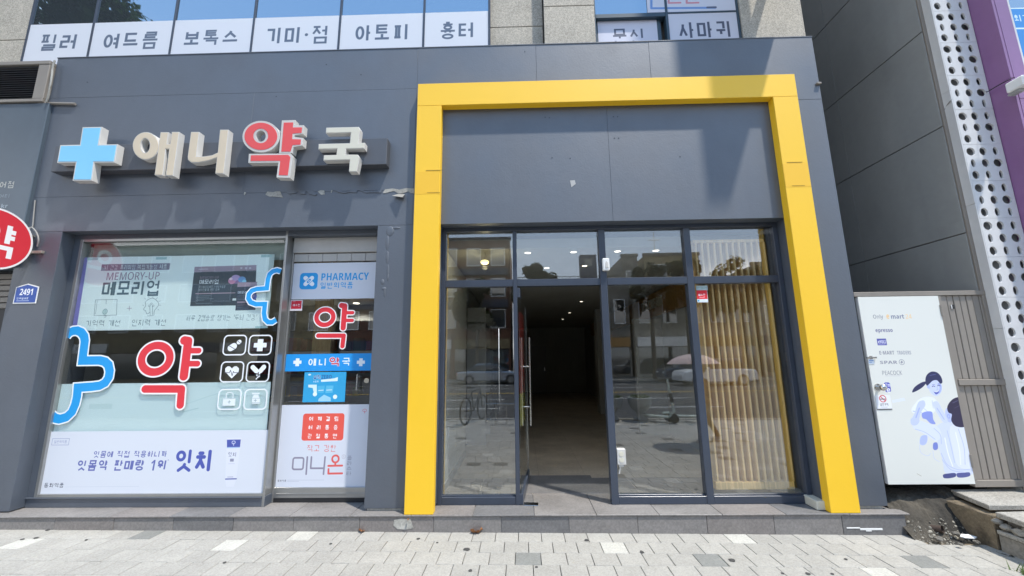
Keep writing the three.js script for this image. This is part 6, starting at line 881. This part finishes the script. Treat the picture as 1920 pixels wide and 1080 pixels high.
{ // walker under an umbrella, mirrored between the last two bays
  const px = 3.72, pz = 3.72, y0 = YG(px), J = { hip: [0, 0.78, 0], chest: [0.02, 1.08, 0], neck: [0.03, 1.24, 0], head: [0.05, 1.37, 0] };
  const B = [[[0, 0.76, 0], [0.02, 0.95, 0], 0.13, 0.125], [[0.02, 0.95, 0], [0.02, 1.12, 0], 0.125, 0.135], [[0.02, 1.16, -0.12], [0.02, 1.16, 0.12], 0.07, 0.07], [[0.02, 1.18, 0], [0.04, 1.3, 0], 0.05, 0.045], [[0.055, 1.37, 0], [0.05, 1.43, 0], 0.082, 0.085],
    [[0, 0.76, 0.08], [0.14, 0.43, 0.08], 0.085, 0.06], [[0.14, 0.43, 0.08], [0.1, 0.06, 0.08], 0.058, 0.04], [[0.1, 0.05, 0.08], [0.25, 0.035, 0.08], 0.042, 0.034], [[0, 0.76, -0.08], [-0.06, 0.43, -0.08], 0.085, 0.06], [[-0.06, 0.43, -0.08], [-0.24, 0.1, -0.08], 0.058, 0.04], [[-0.25, 0.08, -0.08], [-0.13, 0.035, -0.08], 0.042, 0.034],
    [[0.02, 1.15, 0.17], [0.0, 0.92, 0.22], 0.05, 0.042], [[0.0, 0.92, 0.22], [0.16, 1.08, 0.15], 0.042, 0.03], [[0.16, 1.08, 0.15], [0.22, 1.12, 0.13], 0.034, 0.03], [[0.02, 1.15, -0.17], [-0.04, 0.92, -0.22], 0.05, 0.042], [[-0.04, 0.92, -0.22], [0.04, 0.74, -0.2], 0.042, 0.03], [[0.05, 0.72, -0.2], [0.09, 0.62, -0.2], 0.028, 0.02]];
  const res = 80, mc = new MarchingCubes(res, new THREE.MeshBasicMaterial(), false, false, 200000), sc = [0.42, 0.82, 0.42], ce = [0, 0.78, 0]; mc.isolation = 0;
  for (let k = 0; k < res; k++) for (let j = 0; j < res; j++) for (let i = 0; i < res; i++) {
    const p = [((i - res / 2) / (res / 2)) * sc[0] + ce[0], ((j - res / 2) / (res / 2)) * sc[1] + ce[1], ((k - res / 2) / (res / 2)) * sc[2] + ce[2]]; let d = 9;
    for (const [a, b, r0, r1] of B) { const e = b.map((v, q) => v - a[q]), w = p.map((v, q) => v - a[q]), t = Math.min(1, Math.max(0, (e[0] * w[0] + e[1] * w[1] + e[2] * w[2]) / (e[0] ** 2 + e[1] ** 2 + e[2] ** 2))), q = Math.hypot(w[0] - e[0] * t, w[1] - e[1] * t, w[2] - e[2] * t) - (r0 + (r1 - r0) * t), h = Math.max(0.03 - Math.abs(d - q), 0) / 0.03; d = Math.min(d, q) - h * h * 0.0075; }
    mc.field[i + j * res + k * res * res] = -d;
  }
  mc.update(); const n = mc.count ?? mc.geometry.drawRange.count, pa = mc.positionArray.slice(0, n * 3), na = mc.normalArray.slice(0, n * 3); for (let i = 0; i < n * 3; i++) pa[i] = pa[i] * sc[i % 3] + ce[i % 3];
  const g = new THREE.BufferGeometry(); g.setAttribute('position', new THREE.BufferAttribute(pa, 3)); g.computeVertexNormals();
  const col = new Float32Array(n * 3); for (let i = 0; i < n; i++) { const y = pa[i * 3 + 1], x = pa[i * 3]; const c = y > 1.27 || (x > 0.15 && y > 1.04 && y < 1.2) || (y < 0.73 && y > 0.58 && pa[i * 3 + 2] < -0.16) ? [0.5, 0.32, 0.24] : y > 0.74 ? [0.16, 0.07, 0.08] : y > 0.09 ? [0.1, 0.09, 0.1] : [0.5, 0.48, 0.52]; col.set(c, i * 3); } g.setAttribute('color', new THREE.BufferAttribute(col, 3));
  const t = new THREE.Group(); t.name = 'person'; tag(t, 'walker in maroon top and dark trousers under an umbrella', 'person'); scene.add(t); const bm = new THREE.Mesh(g, new THREE.MeshStandardMaterial({ vertexColors: true, roughness: 0.85 })); bm.name = 'body'; bm.castShadow = bm.receiveShadow = true; t.add(bm);
  const hr = new THREE.SphereGeometry(0.1, 18, 12, 0, 6.283, 0, 1.9); hr.rotateZ(0.5); hr.translate(0.035, 1.425, 0); part('hair', flat(hr), M.black, t); t.position.set(px, y0, pz); t.rotation.y = Math.PI;
  const fg = []; for (let k = 0; k < 4; k++) { const y = 1.105 + k * 0.02; fg.push(tube([V3(0.2, y, 0.165), V3(0.245, y + 0.003, 0.15), V3(0.25, y + 0.004, 0.115), V3(0.215, y, 0.108)], 0.0085, 8, 6)); } fg.push(tube([V3(0.19, 1.11, 0.12), V3(0.215, 1.135, 0.105), V3(0.24, 1.145, 0.112)], 0.0095, 8, 6)); part('fingers', fg, std(lin(0.5, 0.32, 0.24), 0.8), t);
  const u = new THREE.Group(); u.name = 'umbrella'; tag(u, 'pale pink open umbrella held by the walker', 'umbrella'); scene.add(u); const cp = new THREE.SphereGeometry(0.62, 32, 10, 0, 6.283, 0, 0.95); cp.scale(1, 0.75, 1); cp.translate(0, 1.2, 0); part('canopy', flat(cp), std(lin(0.62, 0.48, 0.47), 0.8), u); part('shaft', cyl(V3(0, 0.98, 0), V3(0, 1.68, 0), 0.007), M.steel, u); part('grip', cyl(V3(0, 0.92, 0), V3(0, 1.05, 0), 0.014), M.black, u); u.position.set(px - 0.226, y0 + 0.07, pz - 0.132);
}
renderer.render(scene, camera);
